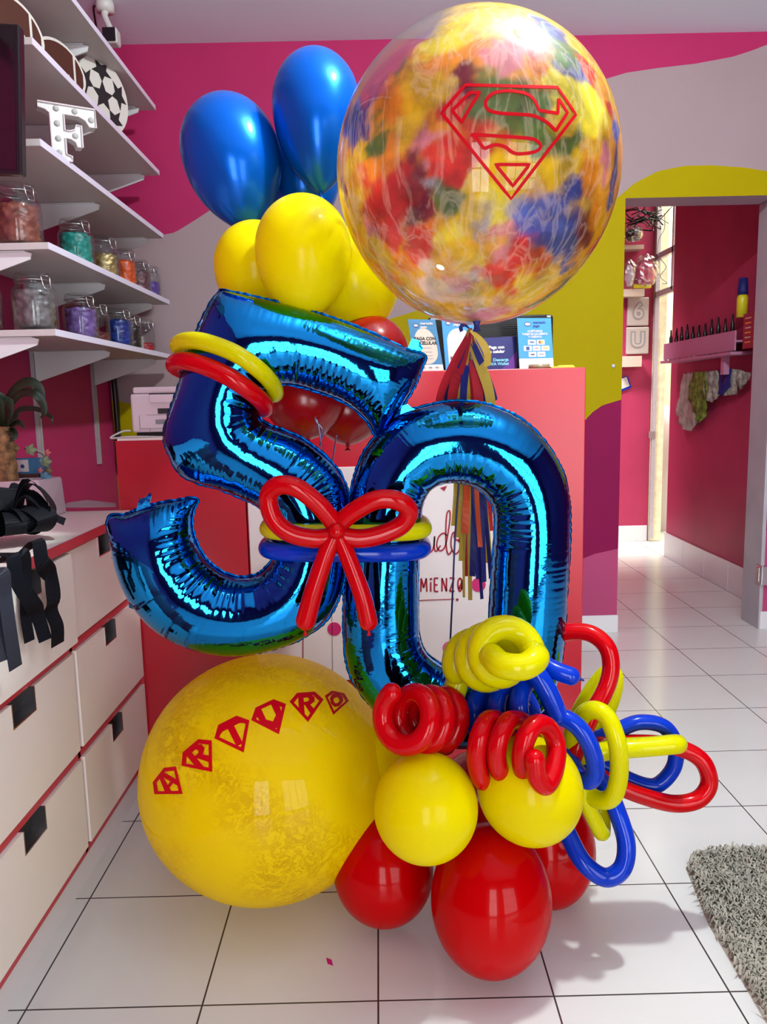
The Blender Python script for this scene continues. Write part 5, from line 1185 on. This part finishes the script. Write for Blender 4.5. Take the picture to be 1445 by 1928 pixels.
tube('spiral_balloon', px3([(1007, 1430, 1.262), (1012, 1462, 1.262), (1028, 1478, 1.27), (1043, 1450, 1.29), (1048, 1405, 1.32), (1034, 1372, 1.32), (1010, 1364, 1.30), (991, 1388, 1.285), (983, 1425, 1.285), (988, 1455, 1.31), (1003, 1440, 1.365), (1006, 1395, 1.385), (988, 1362, 1.365), (960, 1358, 1.325), (941, 1388, 1.30), (935, 1425, 1.30), (944, 1454, 1.32), (962, 1440, 1.375), (964, 1395, 1.40), (946, 1362, 1.38), (920, 1356, 1.34), (903, 1388, 1.31), (898, 1430, 1.31), (908, 1468, 1.33), (926, 1462, 1.375), (930, 1420, 1.41)]), 0.0178, 'red_tube', n=22, label='right red spiral balloon with its end hanging at the front', cat='balloon', group='coiled modelling balloons')
helix((960, 1222, 1.345), (893, 1246, 1.47), 0.0475, 2.6, 0.0235, 'yellow_tube', 'yellow spiral balloon curled in front of the zero', start=-0.3, handed=1, elong=0.92, pre=[(926, 1236, 1.335), (945, 1252, 1.305), (985, 1256, 1.295), (1010, 1240, 1.31)], post=[(865, 1270, 1.47), (853, 1310, 1.46)])
helix((880, 1352, 1.50), (1010, 1330, 1.42), 0.050, 3.2, 0.0185, 'blue_tube', 'dark blue spiral balloon behind the red spirals', start=0.6, handed=1)
tube('spiral_balloon', px3([(945, 1400, 1.47), (930, 1330, 1.45), (960, 1275, 1.43), (1000, 1262, 1.40), (1030, 1300, 1.385), (1050, 1345, 1.38)]), 0.0195, 'blue_tube', label='blue modelling balloon bending down beneath the yellow spiral', cat='balloon', group='coiled modelling balloons')
st = tube('balloon_stub', px3([(1015, 1245, 1.44), (1045, 1262, 1.42), (1075, 1273, 1.41)]), 0.0178, 'blue_tube', label='short blue balloon end with a dark nozzle right of the yellow spiral', cat='balloon', group='coiled modelling balloons')
q0, q1 = at(1090, 1277, 1.41), at(1099, 1281, 1.41); v, f = tube_mesh([q0, q0.lerp(q1, .5), q1], lambda t: 0.004-0.002*t, 10); obj('nozzle_tip', v, f, 'tissue_blue', st, True)

LP = 'looped modelling balloons fanning out at the right'
def loop(L, r, m_, lab, closed=False): return tube('loop_balloon', px3([(x, y, Y-0.04) for x, y, Y in L]), r*0.97, m_, closed=closed, label=lab, cat='balloon', group=LP)
loop([(1030, 1215, 1.60), (1062, 1192, 1.58), (1110, 1192, 1.56), (1143, 1218, 1.54), (1151, 1258, 1.53), (1140, 1300, 1.52), (1115, 1345, 1.50), (1090, 1400, 1.48), (1070, 1450, 1.48)], 0.0180, 'red_tube', 'red loop balloon arching highest out of the base')
loop([(1070, 1400, 1.60), (1088, 1345, 1.60), (1120, 1290, 1.60), (1148, 1262, 1.60), (1161, 1278, 1.60), (1153, 1320, 1.60), (1130, 1370, 1.60), (1100, 1420, 1.60)], 0.0160, 'yellow_tube', 'narrow yellow loop behind the red arch')
loop([(1065, 1440, 1.50), (1090, 1340+20, 1.47), (1115, 1337, 1.44), (1143, 1350, 1.42), (1163, 1400, 1.40), (1166, 1460, 1.40), (1152, 1502, 1.41), (1120, 1503, 1.44), (1085, 1470, 1.48)], 0.0178, 'yellow_tube', 'bold upright yellow loop nearest the camera at the right')
loop([(1020, 1370, 1.46), (1045, 1348, 1.43), (1085, 1365, 1.41), (1112, 1405, 1.40), (1122, 1450, 1.40), (1108, 1470, 1.41), (1085, 1450, 1.45), (1060, 1400, 1.50)], 0.0175, 'blue_tube', 'blue loop left of the upright yellow loop')
loop([(1100, 1400, 1.56), (1160, 1376, 1.56), (1205, 1360, 1.56), (1250, 1368, 1.56), (1272, 1400, 1.56), (1271, 1440, 1.56), (1250, 1470, 1.56), (1225, 1480, 1.56), (1180, 1465, 1.56), (1120, 1430, 1.56)], 0.0165, 'blue_tube', 'round blue loop pointing right, behind the straight yellow one')
loop([(1080, 1425, 1.50), (1160, 1412, 1.485), (1230, 1406, 1.48), (1270, 1402, 1.482), (1277, 1401, 1.50), (1270, 1400, 1.522), (1230, 1404, 1.530), (1160, 1408, 1.53), (1090, 1420, 1.55)], 0.0190, 'yellow_tube', 'yellow loop seen edge on, pointing straight to the right')
loop([(1090, 1440, 1.53), (1160, 1478, 1.525), (1215, 1500, 1.52), (1270, 1513, 1.52), (1315, 1505, 1.52), (1336, 1475, 1.525), (1325, 1436, 1.53), (1290, 1412, 1.54), (1230, 1400, 1.545), (1130, 1400, 1.55)], 0.0180, 'red_tube', 'red loop reaching farthest to the right')
loop([(1080, 1450, 1.46), (1100, 1500, 1.45), (1122, 1548, 1.45), (1133, 1568, 1.46), (1136, 1558, 1.48), (1132, 1530, 1.50), (1110, 1480, 1.52)], 0.0158, 'yellow_tube', 'small yellow loop pointing down between the blue loops')
loop([(1050, 1520, 1.50), (1072, 1575, 1.47), (1100, 1625, 1.44), (1140, 1652, 1.43), (1172, 1635, 1.43), (1180, 1590, 1.44), (1165, 1535, 1.46), (1140, 1480, 1.49), (1100, 1440, 1.52)], 0.0185, 'blue_tube', 'lowest blue loop hanging over the floor')
loop([(1070, 1470, 1.56), (1110, 1440, 1.58), (1120, 1490, 1.58), (1090, 1500, 1.57)], 0.015, 'blue_tube', 'dark blue loop end buried behind the small yellow loop')

# ================================================================= RUG, CONFETTI
rug = thing('shaggy_rug', 'grey brown shaggy rug at the lower right corner', 'rug', (1.2, 1.0, 0))
M['rug'] = mat('rug_yarn', (0.36, 0.345, 0.28), 0.9, vary=0.3, vscale=30)
RC = [(0.672, 0.35), (0.668, 1.25), (0.675, 1.50), (0.705, 1.70), (0.74, 1.745), (0.80, 1.76), (2.1, 1.752), (2.1, 0.35)]
n = len(RC); v = [(x, y, 0.0005) for x, y in RC]+[(x+0.01*(x < 1), y-0.01*(y > 1), 0.010) for x, y in RC]
obj('rug_base', v, [list(range(n))[::-1], list(range(n, 2*n))]+[[i, (i+1) % n, (i+1) % n+n, i+n] for i in range(n)], 'rug', rug)
def inpoly(x, y):
    c = False
    for i in range(n):
        (x0_, y0_), (x1_, y1_) = RC[i], RC[i-1]
        if (y0_ > y) != (y1_ > y) and x < (x1_-x0_)*(y-y0_)/(y1_-y0_)+x0_: c = not c
    return c
V = []; Fc = []
cnt = 0
while cnt < 20000:
    x = random.uniform(0.665, 1.32); y = random.uniform(0.95, 1.76)
    if not inpoly(x, y): continue
    cnt += 1
    a = random.gauss(-0.5, 0.9)+2.5*noise.noise(Vector((x*6, y*6, 0))); l = random.uniform(0.012, 0.026); hh = random.uniform(0.010, 0.020); wd = random.uniform(0.0013, 0.0026)
    d = Vector((math.cos(a), math.sin(a), 0)); s = Vector((-d.y, d.x, 0))*wd; b0 = Vector((x, y, 0.008))
    p1 = b0+d*l*0.4+Vector((0, 0, hh)); p2 = b0+d*l+Vector((0, 0, hh*random.uniform(0.4, 0.9)))
    k = len(V); V += [b0-s, b0+s, p1+s, p1-s, p2]; Fc += [(k, k+1, k+2, k+3), (k+3, k+2, k+4)]
pile = obj('yarn_pile', V, Fc, 'rug', rug, True); pile['kind'] = 'stuff'
p = atZ(621, 1811, 0.0005); d1, d2 = Vector((0.008, -0.004, 0)), Vector((-0.003, 0.012, 0))
tag(obj('confetti_square', [p-d1*.7-d2*.7, p+d1*.7-d2*.7, p+d1*.7+d2*.7, p-d1*.7+d2*.7, ]+[q+Vector((0, 0, 0.0006)) for q in (p-d1*.7-d2*.7, p+d1*.7-d2*.7, p+d1*.7+d2*.7, p-d1*.7+d2*.7)], [(3, 2, 1, 0), (4, 5, 6, 7), (0, 1, 5, 4), (1, 2, 6, 5), (2, 3, 7, 6), (3, 0, 4, 7)], 'magenta', None, False, None, p), 'tiny magenta paper square lying on the front floor tile', 'confetti')

# ================================================================= THINGS ON THE LEFT CABINET
zc_ = 0.8205
# cane plant
pt = thing('potted_cane_plant', 'cane plant with a thick brown trunk and drooping dark leaves', 'plant', (-0.96, 1.86, zc_))
tc0 = atX(12, 900, -0.955); tx, ty = -0.955, 1.99
ty = 2.12; tx = at(12, 880, ty).x
trunk = []
for i in range(15):
    t_ = i/14; trunk.append((0.029-0.006*t_+0.0025*(i % 2), 0.03+t_*(at(12, 803, 2.12).z-zc_-0.03)))
MB().lathe((tx, ty, zc_), trunk, 28).build('trunk', 'bark', pt, True)
def leaf(L, w, Y0):
    P = spline([at(x, y, Y) for x, y, Y in L], 8); v = []; f = []; n = len(P)
    for i, p in enumerate(P):
        t_ = i/(n-1); a = P[max(i-1, 0)]; b = P[min(i+1, n-1)]; t = (b-a).normalized()
        s = t.cross(Vector((0.2, -0.9, 0.45))).normalized(); ww = w*(math.sin(PI*min(0.97, 0.12+t_*0.88))**0.7); nn = t.cross(s).normalized()
        v += [p+s*ww, p+nn*0.004+s*0.0, p-s*ww]
    for i in range(n-1): f += [(3*i, 3*i+1, 3*i+4, 3*i+3), (3*i+1, 3*i+2, 3*i+5, 3*i+4)]
    o = obj('leaf', v, f, 'leaf', pt, True); md = o.modifiers.new('solid', 'SOLIDIFY'); md.thickness = 0.0012
Yq = 2.12
leaf([(10, 800, Yq), (14, 760, Yq-.02), (30, 733, Yq-.03), (52, 719, Yq-.03), (72, 728, Yq-.03), (80, 755, Yq-.04), (80, 785, Yq-.05)], 0.014, Yq)
leaf([(4, 805, Yq), (14, 770, Yq-.02), (38, 742, Yq-.04), (62, 740, Yq-.05), (78, 755, Yq-.05), (84, 775, Yq-.06), (76, 787, Yq-.06)], 0.012, Yq)
leaf([(14, 806, Yq), (26, 790, Yq+.02), (36, 772, Yq+.03), (58, 769, Yq+.03), (78, 773, Yq+.02), (96, 785, Yq), (100, 798, Yq)], 0.008, Yq)
leaf([(6, 802, Yq), (4, 775, Yq-.03), (0, 750, Yq-.05), (-20, 735, Yq-.06)], 0.018, Yq)
leaf([(10, 805, Yq), (16, 780, Yq-.04), (18, 758, Yq-.06), (14, 748, Yq-.07)], 0.014, Yq)
leaf([(14, 806, Yq), (24, 800, Yq-.03), (36, 796, Yq-.05), (46, 806, Yq-.06)], 0.010, Yq)
leaf([(12, 806, Yq), (22, 812, Yq-.03), (26, 822, Yq-.04), (18, 832, Yq-.045)], 0.012, Yq)
# wrapped pot
pz = at(40, 905, 2.08).z
xA, xB = at(-40, 930, 2.07).x, at(93, 940, 2.07).x
pot = MB(); 
vv = [(xA, 2.06, zc_), (xB-0.005, 2.06, zc_), (xB, 2.178, zc_), (xA, 2.178, zc_), (xA-0.01, 2.06, pz), (xB-0.022, 2.06, pz+0.004), (xB-0.006, 2.178, pz), (xA, 2.178, pz)]
vi_ = [(xA+0.0, 2.07, pz-0.006), (xB-0.03, 2.07, pz-0.003), (xB-0.016, 2.07, pz-0.006), (xA+0.01, 2.17, pz-0.006)]
pot.add(vv+vi_, [(0, 3, 2, 1), (0, 1, 5, 4), (1, 2, 6, 5), (2, 3, 7, 6), (3, 0, 4, 7), (4, 5, 9, 8), (5, 6, 10, 9), (6, 7, 11, 10), (7, 4, 8, 11), (8, 9, 10, 11)])
po = pot.build('wrapped_pot', 'paper', pt, bevel=0.006)
# blue box behind and small box
bx0, bx1 = at(18, 870, 2.19), at(98, 940, 2.19)
bxo = thing('gift_box', 'blue box with a white card standing behind the potted cane', 'box', ((bx0.x+bx1.x)/2, 2.195, zc_))
MB().box((bx0.x, 2.19, zc_), (bx1.x, 2.199, at(60, 862, 2.19).z)).build('box_body', 'sign_steel', bxo, bevel=0.001)
a_ = at(28, 866, 2.19); b_ = at(55, 888, 2.19); MB().box((a_.x, 2.1885, b_.z), (b_.x, 2.1895, a_.z)).build('white_card', 'sign_white', bxo)
c_ = at(43, 878, 2.19); MB().lathe((c_.x, 2.1884, c_.z), [(0.0025, 0), (0.0055, 0), (0.0055, 0.001), (0.0025, 0.001)], 16, axis=(0, -1, 0)).build('printed_badge', 'ink_navy', bxo)
a_ = at(30, 893, 2.18); b_ = at(76, 918, 2.18)
sg = thing('wooden_sign', 'small dark wooden sign lettered in tan beside the trunk', 'sign', ((a_.x+b_.x)/2, 2.183, zc_))
MB().box((a_.x, 2.180, zc_), (b_.x, 2.186, a_.z)).build('sign_board', mat('dark_wood', (0.06, 0.02, 0.012), 0.6), sg)
text('carved_text', 'FUSION', ((a_.x+b_.x)/2, 2.179, at(52, 905, 2.18).z), 0.017, 'bark', sg)
# garland with paper flowers
gg = thing('leaf_garland', 'thin garland of paper leaves and flowers hanging beside the pot', 'garland', tuple(at(88, 905, 2.16)))
tube('stem', px3([(46, 845, 2.16), (66, 850, 2.15), (80, 856, 2.15), (87, 870, 2.15), (86, 890, 2.15), (85, 905, 2.15)]), 0.0012, 'leaf', gg, n=6)
fc = {'green': mat('pale_green_paper', (0.20, 0.28, 0.14), 0.6), 'blue': mat('pale_blue_paper', (0.10, 0.30, 0.40), 0.6), 'coral': mat('coral_paper', (0.55, 0.16, 0.15), 0.6), 'ol': mat('olive_paper', (0.20, 0.16, 0.06), 0.6)}
for (x, y, r, cc, nm) in [(58, 847, 12, 'green', 'paper_leaf'), (28, 844, 9, 'ol', 'paper_leaf'), (89, 852, 7, 'coral', 'paper_flower'), (86, 869, 12, 'green', 'paper_leaf'), (76, 886, 6, 'coral', 'paper_flower'), (86, 898, 12, 'blue', 'paper_flower'), (92, 886, 7, 'ol', 'paper_leaf'), (77, 868, 6, 'blue', 'paper_flower')]:
    c_ = at(x, y, 2.145); R_p = r*mpp(c_); L = [c_+Vector((0, -0.006, 0))]
    for i in range(20):
        a = 2*PI*i/20; rr = R_p*(0.8+0.2*math.cos(5*a)); L.append(c_+Vector((rr*math.cos(a), 0.003*math.cos(5*a), rr*math.sin(a))))
    L2 = [q+Vector((0, 0.0008, 0)) for q in L]
    obj(nm, L+L2, [(0, 1+i, 1+(i+1) % 20) for i in range(20)]+[(21, 22+(i+1) % 20, 22+i) for i in range(20)], fc[cc], gg)
# papers
def sheet(L, z, m_, lab, name='paper_sheet', lift=0.0):
    P = [atZ(x, y, z) for x, y in L]; nP = len(P)
    v = [Vector((q.x, q.y, z+0.0005+lift*(i % 3))) for i, q in enumerate(P)]; v2 = [q+Vector((0, 0, 0.001)) for q in v]
    o = obj(name, v+v2, [list(range(nP)), list(range(2*nP-1, nP-1, -1))]+[[i, (i+1) % nP, (i+1) % nP+nP, i+nP] for i in range(nP)], m_, None, False, None, v[0])
    tag(o, lab, 'paper'); return o
sheet([(62, 972), (102, 952), (101, 963), (66, 980)], zc_, 'paper_pink', 'pink paper sheet lying on the cabinet beside the pot')
sheet([(106, 957), (130, 949), (165, 947), (218, 948), (218, 957), (160, 961)], zc_, 'paper', 'crumpled white paper at the back of the cabinet top', lift=0.004)

# black ribbon bow hanging over the cabinet front
kb = thing('ribbon_bow', 'big black ribbon bow lying on the cabinet with tails hanging down', 'bow', (-0.82, 1.45, zc_))
def folded(L, w, m_, nm, twist=0.0, side=Vector((0.2, 1, 0))):
    P = spline(L, 6); v = []; f = []; nP = len(P)
    for i, p in enumerate(P):
        a = P[max(i-1, 0)]; b = P[min(i+1, nP-1)]; t = (b-a).normalized(); s = side-t*side.dot(t)
        s = s.normalized() if s.length > 1e-3 else Vector((0, 1, 0)); s = Matrix.Rotation(twist*i/nP, 3, t) @ s
        v += [p+s*w/2, p-s*w/2]
    for i in range(nP-1): f.append((2*i, 2*i+1, 2*i+3, 2*i+2))
    o = obj(nm, v, f, m_, kb); md = o.modifiers.new('solid', 'SOLIDIFY'); md.thickness = 0.0008; return o
kc = atZ(20, 990, zc_+0.04)
for i in range(22):
    a = random.uniform(-0.6, 3.9) if i % 3 else random.uniform(-PI, PI); ll = random.uniform(0.06, 0.11); hz = random.uniform(0.03, 0.10)
    d = Vector((math.cos(a), math.sin(a), 0)); sd_ = Vector((-d.y, d.x, 0.3*random.uniform(-1, 1)))
    folded([kc, kc+d*ll*0.5+Vector((0, 0, hz)), kc+d*ll+Vector((0, 0, hz*0.45)), kc+d*ll*0.75+Vector((0, 0, -0.012)), kc+d*0.01], random.uniform(0.04, 0.055), 'ribbon_black', 'bow_loop', random.uniform(-0.5, 0.5), sd_)
for i in range(6):
    a = 0.4+i*0.35; d = Vector((math.cos(a), math.sin(a), 0)); folded([kc, kc+d*0.05+Vector((0, 0, 0.03)), kc+d*0.11+Vector((0, 0, 0.0))], 0.03, 'ribbon_black', 'bow_loop', 0.5, Vector((-d.y, d.x, 0)))
def tail(L, X, w, m_):
    folded([Vector((-0.77, atX(L[0][0], L[0][1], -0.70).y, zc_+0.012))]+[atX(x, y, X+dx) for x, y, dx in L], w, m_, 'ribbon_tail', 0.0, Vector((0, 1, 0.0)))
Xt = -0.665
def tail2(L, w, m_):
    P = [atX(x, y, Xt+dx) for x, y, dx in L]
    folded([Vector((-0.76, P[0].y, zc_+0.014)), Vector((-0.70, P[0].y, zc_+0.016))]+P, w, m_, 'ribbon_tail', 0.0, Vector((0.35, 1, 0.0)))
tail2([(70, 1018, 0), (80, 1060, .005), (96, 1085, 0), (101, 1130, .01), (97, 1150, 0), (108, 1180, .01), (109, 1214, .005)], 0.036, 'ribbon_black')
tail2([(22, 1045, 0), (32, 1090, .005), (60, 1135, .01), (72, 1160, 0), (86, 1206, .01)], 0.034, 'ribbon_black')
tail2([(42, 1040, 0), (50, 1080, -.006), (48, 1150, -.008), (56, 1208, -.006)], 0.026, 'ribbon_black')
tail2([(2, 1075, 0.012), (10, 1120, .012), (18, 1180, .016), (30, 1258, .014)], 0.030, 'ribbon_grey')
tail2([(-12, 1085, .004), (-2, 1150, .006), (6, 1245, .006)], 0.036, 'ribbon_grey')

# ================================================================= THE PASSAGE THINGS
def pw(x, y): return atX(x, y, XP-0.0)
rk = thing('wall_rack', 'pink wooden rack of small bottles on the dim passage wall', 'rack', (XP-0.06, 4.7, 1.25))
A = atX(1266, 655, XP-0.10); B = atX(1425, 630, XP-0.10)
yN, yF = 4.14, 5.16; zr_ = 1.30
zT = atX(1266, 645, XP-0.10).z; zB = atX(1266, 676, XP-0.10).z
MB().box((XP-0.10, yN, zB), (XP-0.092, yF, zT)).build('front_board', 'pink_wood', rk)
MB().box((XP-0.12, yN, zB-0.022), (XP-0.001, yF, zB-0.006)).build('bottom_board', 'pink_wood', rk)
MB().box((XP-0.092, yN, zT-0.06), (XP-0.001, yF, zT-0.05)).build('shelf_board', 'pink_wood', rk)
MB().box((XP-0.09, 4.28, zB-0.12), (XP-0.06, 4.32, zB-0.022)).build('bracket', 'pink_wood', rk)
for i in range(20):
    yy = 5.12-i*0.044; hh = random.uniform(0.05, 0.075); xx = XP-0.07+0.02*(i % 2)
    t_ = MB().lathe((xx, yy, zT-0.0495), [(0.011, 0), (0.011, hh+0.02), (0.006, hh+0.035), (0.005, hh+0.07), (0.0, hh+0.075)], 12).build('paint_bottle', 'black', None, True, origin=(xx, yy, zT-0.0495))
    tag(t_, 'small black capped bottle standing in a row in the pink rack', 'bottle', 'black capped bottles in the rack')
cols = ['tissue_blue', 'leaf', 'leaf', 'red_latex_dark', 'tissue_orange', 'skin_orange', 'white_pl', 'red_latex_dark', 'tissue_blue', 'ribbon_black', 'ribbon_black', 'tissue_red']
cn_ = ['blue', 'dark green', 'green', 'dark red', 'orange red', 'amber', 'white', 'crimson', 'navy', 'black', 'charcoal', 'ruby']
zq = zB-0.0055
for i, cc in enumerate(cols):
    yy = 5.10-i*0.075
    t_ = MB().lathe((XP-0.105, yy, zq-0.0003), [(0.009, 0), (0.009, 0.004), (0.0, 0.005)], 10).build('paint_pot', cc, None, True, origin=(XP-0.105, yy, zq))
    tag(t_, cn_[i]+' little paint pot along the lower board of the pink rack', 'paint pot', 'paint pots in the rack')
a_ = at(1413, 700, 4.2)
yp = 4.155
pm = thing('menu_board', 'red printed menu card on the near end of the pink rack', 'card', (XP-0.105, yp, zB))
A = atX(1402, 592, XP-0.11); B = atX(1432, 668, XP-0.11)
MB().box((XP-0.112, B.y, zB), (XP-0.104, A.y, A.z)).build('card', mat('menu_red', (0.25, 0.01, 0.008), 0.4), pm)
for i in range(6):
    for s_ in (0, 1):
        yy0 = B.y+0.01+s_*(A.y-B.y)*0.5; zz0 = A.z-0.02-i*(A.z-zB-0.03)/6
        MB().box((XP-0.1135, yy0, zz0-0.006), (XP-0.1122, yy0+(A.y-B.y)*0.32, zz0)).build('printed_line', 'sign_cream' if (i+s_) % 2 else 'skin_orange', pm)
sp_ = thing('spray_can', 'spray can with a dark cap standing above the menu card', 'can', (XP-0.05, 4.17, A.z))
MB().box((XP-0.11, B.y-0.0, A.z-0.003), (XP-0.001, A.y+0.02, A.z+0.001)).build('card_ledge', 'pink_wood', rk)
MB().lathe((XP-0.045, 4.19, A.z+0.0015), [(0.028, 0), (0.028, 0.10), (0.022, 0.115)], 20).build('can_body', 'yellow_pl', sp_, True)
MB().lathe((XP-0.045, 4.19, A.z+0.117), [(0.026, 0), (0.027, 0.02), (0.022, 0.085), (0.0, 0.087)], 20).build('cap', 'tissue_blue', sp_, True)
# cloths hanging under the rack
def cloth(L, lab, m_, dx=0.0):
    """L: top-left, top-right, bottom profile px on the plane near the passage wall"""
    P = [atX(x, y, XP-0.03-dx) for x, y in L]; c0 = sum(P, Vector())/len(P); bm = bmesh.new(); vs = [bm.verts.new(p) for p in P]; bm.faces.new(vs)
    bmesh.ops.triangulate(bm, faces=bm.faces[:])
    for _ in range(3): bmesh.ops.subdivide_edges(bm, edges=bm.edges[:], cuts=1); bmesh.ops.triangulate(bm, faces=[f_ for f_ in bm.faces if len(f_.verts) > 3])
    for q in bm.verts: q.co.x -= 0.012+0.012*noise.noise(q.co*18)+0.008*math.sin(q.co.y*90+q.co.z*12)
    v = [q.co.copy() for q in bm.verts]; bm.verts.index_update(); f = [[q.index for q in fc_.verts] for fc_ in bm.faces]; bm.free()
    o = obj('hanging_cloth', v, f, m_, None, True, None, c0); md = o.modifiers.new('solid', 'SOLIDIFY'); md.thickness = 0.004
    tag(o, lab, 'cloth', 'cloths hanging under the pink rack'); return o
M['rag'] = mat('pale_rag', (0.42, 0.36, 0.32), 0.8, vary=0.3, vscale=20); M['rag_green'] = mat('green_print_cloth', (0.18, 0.26, 0.03), 0.8, vary=0.8, vscale=35); M['rag_white'] = mat('white_print_cloth', (0.40, 0.42, 0.36), 0.8, vary=0.7, vscale=40)
cloth([(1292, 702), (1310, 700), (1308, 735), (1316, 790), (1308, 812), (1290, 808), (1279, 780), (1284, 740)], 'pale rag hanging lowest under the pink rack', 'rag')
cloth([(1310, 701), (1334, 699), (1332, 740), (1336, 770), (1325, 796), (1315, 790), (1300, 745)], 'green patterned cloth beside the pale rag', 'rag_green', 0.012)
cloth([(1333, 700), (1357, 697), (1362, 745), (1345, 758), (1328, 745)], 'white and green printed cloth right of the green cloth', 'rag_white', 0.006)
cloth([(1357, 697), (1380, 694), (1376, 728), (1366, 746), (1354, 738)], 'navy blue cloth under the middle of the rack', 'tissue_blue', 0.012)
cloth([(1381, 694), (1396, 696), (1392, 742), (1372, 745)], 'striped white cloth right of the navy cloth', 'rag_white', 0.0)
cloth([(1396, 696), (1420, 704), (1418, 714), (1402, 722), (1395, 735)], 'small white cloth bundle at the near end of the rack', 'rag_white', 0.01)
tube('hanging_curl', px3([(1326, 392, 5.0), (1320, 405, 5.0), (1332, 418, 5.02), (1318, 430, 5.0), (1328, 440, 5.0)]), 0.002, 'chrome', n=6, label='curly silver streamer dangling in the passage', cat='streamer')

# far pink wall: packets, bags, letter shelves
def fw_(x, y): return at(x, y, YF-0.03)
def packet(x0, y0, x1, y1, lab, txt=None, m_='foil_silver', grp='foil letter packets on the far wall'):
    A = fw_(x0, y0); B = fw_(x1, y1)
    t_ = thing('foil_packet', lab, 'packet', ((A.x+B.x)/2, YF-0.02, B.z), grp)
    MB().box((A.x, YF-0.03, B.z), (B.x, YF-0.004, A.z)).build('packet_body', m_, t_, bevel=0.008)
    if txt:
        text('printed_symbol', txt, ((A.x+B.x)/2, YF-0.0315, (A.z+B.z)/2), (A.z-B.z)*0.75, 'ink_grey', t_, bold=0.012)
        text('printed_symbol', txt, ((A.x+B.x)/2, YF-0.033, (A.z+B.z)/2), (A.z-B.z)*0.75, 'foil_silver', t_, bold=0.002)
    return t_
packet(1183, 560, 1222, 613, 'silver packet printed with the number six on the far wall', '6')
packet(1181, 616, 1222, 666, 'silver packet printed with the letter U on the far wall', 'U')
for (x0, y0, x1, y1, lab) in [(1176, 465, 1207, 472, 'upper'), (1176, 547, 1208, 560, 'middle'), (1175, 672, 1203, 691, 'lower')]:
    A = fw_(x0-12, y0); B = fw_(x1, y1); o = MB().box((A.x, YF-0.10, B.z), (B.x, YF-0.001, A.z)).build('display_strip', 'sign_cream', None, bevel=0.001, origin=(A.x, YF, B.z)); tag(o, lab+' cream display strip on the far passage wall', 'display strip', 'cream display strips')
def bag(x, y, rx, ry_, lab, mats_):
    c = at(x, y, YF-0.10); s = mpp(c); t_ = thing('hanging_bag', lab, 'bag', (c.x, c.y, c.z-ry_*s), 'clear bags on the far wall')
    for nm, mm, k in (('bag_film', 'bag_film', 1.0), ('bag_contents', mats_, 0.72)):
        v = []; f = []; n1, n2 = 20, 14
        for j in range(n2+1):
            a = PI*j/n2; r_ = math.sin(a)**0.7
            for i in range(n1):
                b = 2*PI*i/n1; p = Vector((rx*s*r_*math.cos(b)*k, 0.045*r_*math.sin(b)*k, ry_*s*math.cos(a)*k-(0.15*ry_*s if k < 1 else 0)))
                p *= 1+0.22*noise.noise(p*40+Vector((x, y, 0))); v.append(c+p)
        for j in range(n2):
            for i in range(n1): f.append((j*n1+i, j*n1+(i+1) % n1, (j+1)*n1+(i+1) % n1, (j+1)*n1+i))
        obj(nm, v, f, mm, t_)
bag(1217, 510, 24, 28, 'clear bag of pink goods hanging on the far passage wall', 'paper_pink')
bag(1192, 440, 20, 15, 'clear bag with green contents near the top of the far wall', 'leaf')
bag(1186, 515, 12, 26, 'white bag left of the pink goods bag', 'white_pl')
c_ = at(1205, 540, YF-0.08); o = MB().box((c_.x-0.05, YF-0.10, c_.z-0.012), (c_.x+0.08, YF-0.07, c_.z+0.016)).build('yellow_packet', 'yellow_pl', None, bevel=0.005, origin=(c_.x, YF-0.09, c_.z)); tag(o, 'yellow packet under the clear bag of pink goods', 'packet')
wr_ = thing('wire_bundle', 'tangle of black wires and branches hung at the top of the far wall', 'wires', tuple(at(1215, 400, YF-0.1)))
for i in range(20):
    x0_, y0_ = random.uniform(1172, 1200), random.uniform(385, 425); L = [(x0_, y0_, YF-0.1)]
    for k in range(3): L.append((x0_+(k+1)*random.uniform(12, 28), y0_+random.uniform(-14, 14)-k*3, YF-0.10-random.uniform(0, 0.1)))
    tube('wire_strand', px3(L), random.uniform(0.002, 0.006), 'black', wr_, n=6, sp=5)
tube('hanging_wire', px3([(1252, 402, YF-.12), (1252, 430, YF-.12), (1242, 450, YF-.12), (1240, 480, YF-.12), (1255, 502, YF-.12), (1244, 520, YF-.12), (1257, 533, YF-.12), (1248, 534, YF-.12)]), 0.003, 'ink_grey', n=6, label='thin wire dangling in front of the bright opening', cat='wire')
o = thing('hanging_poster', 'small blue and white poster corner low on the far wall', 'poster', tuple(fw_(1180, 720)))
A = fw_(1160, 712); B = fw_(1188, 735); R4 = Matrix.Rotation(math.radians(-20), 3, 'Y'); cc_ = (A+B)/2
MB().box((A.x, YF-0.012, B.z), (B.x, YF-0.006, A.z), rot=R4, c=cc_).build('poster_sheet', 'blue_tube', o); MB().box((A.x+0.01, YF-0.014, B.z+0.015), (B.x-0.01, YF-0.0125, A.z-0.005), rot=R4, c=cc_).build('poster_print', 'sign_white', o)
# latch plate on the post
c_ = at(1229, 818, YF-0.03); o = MB().box((2.02, YF-0.05, c_.z-0.025), (2.07, YF-0.032, c_.z+0.025)).build('latch_plate', 'chrome', None, origin=(2.05, YF-0.03, c_.z)); tag(o, 'small metal latch on the rough post of the passage opening', 'latch')
# knob on the yellow wall
c_ = at(1155, 689, YB); o = MB().lathe((c_.x, YB-0.001, c_.z), [(0.009, 0), (0.009, 0.004), (0.005, 0.007), (0, 0.008)], 16, axis=(0, -1, 0)).build('wall_plug', 'offwhite', None, True, origin=(c_.x, YB, c_.z)); tag(o, 'tiny white plug on the yellow mural beside the doorway', 'plug')
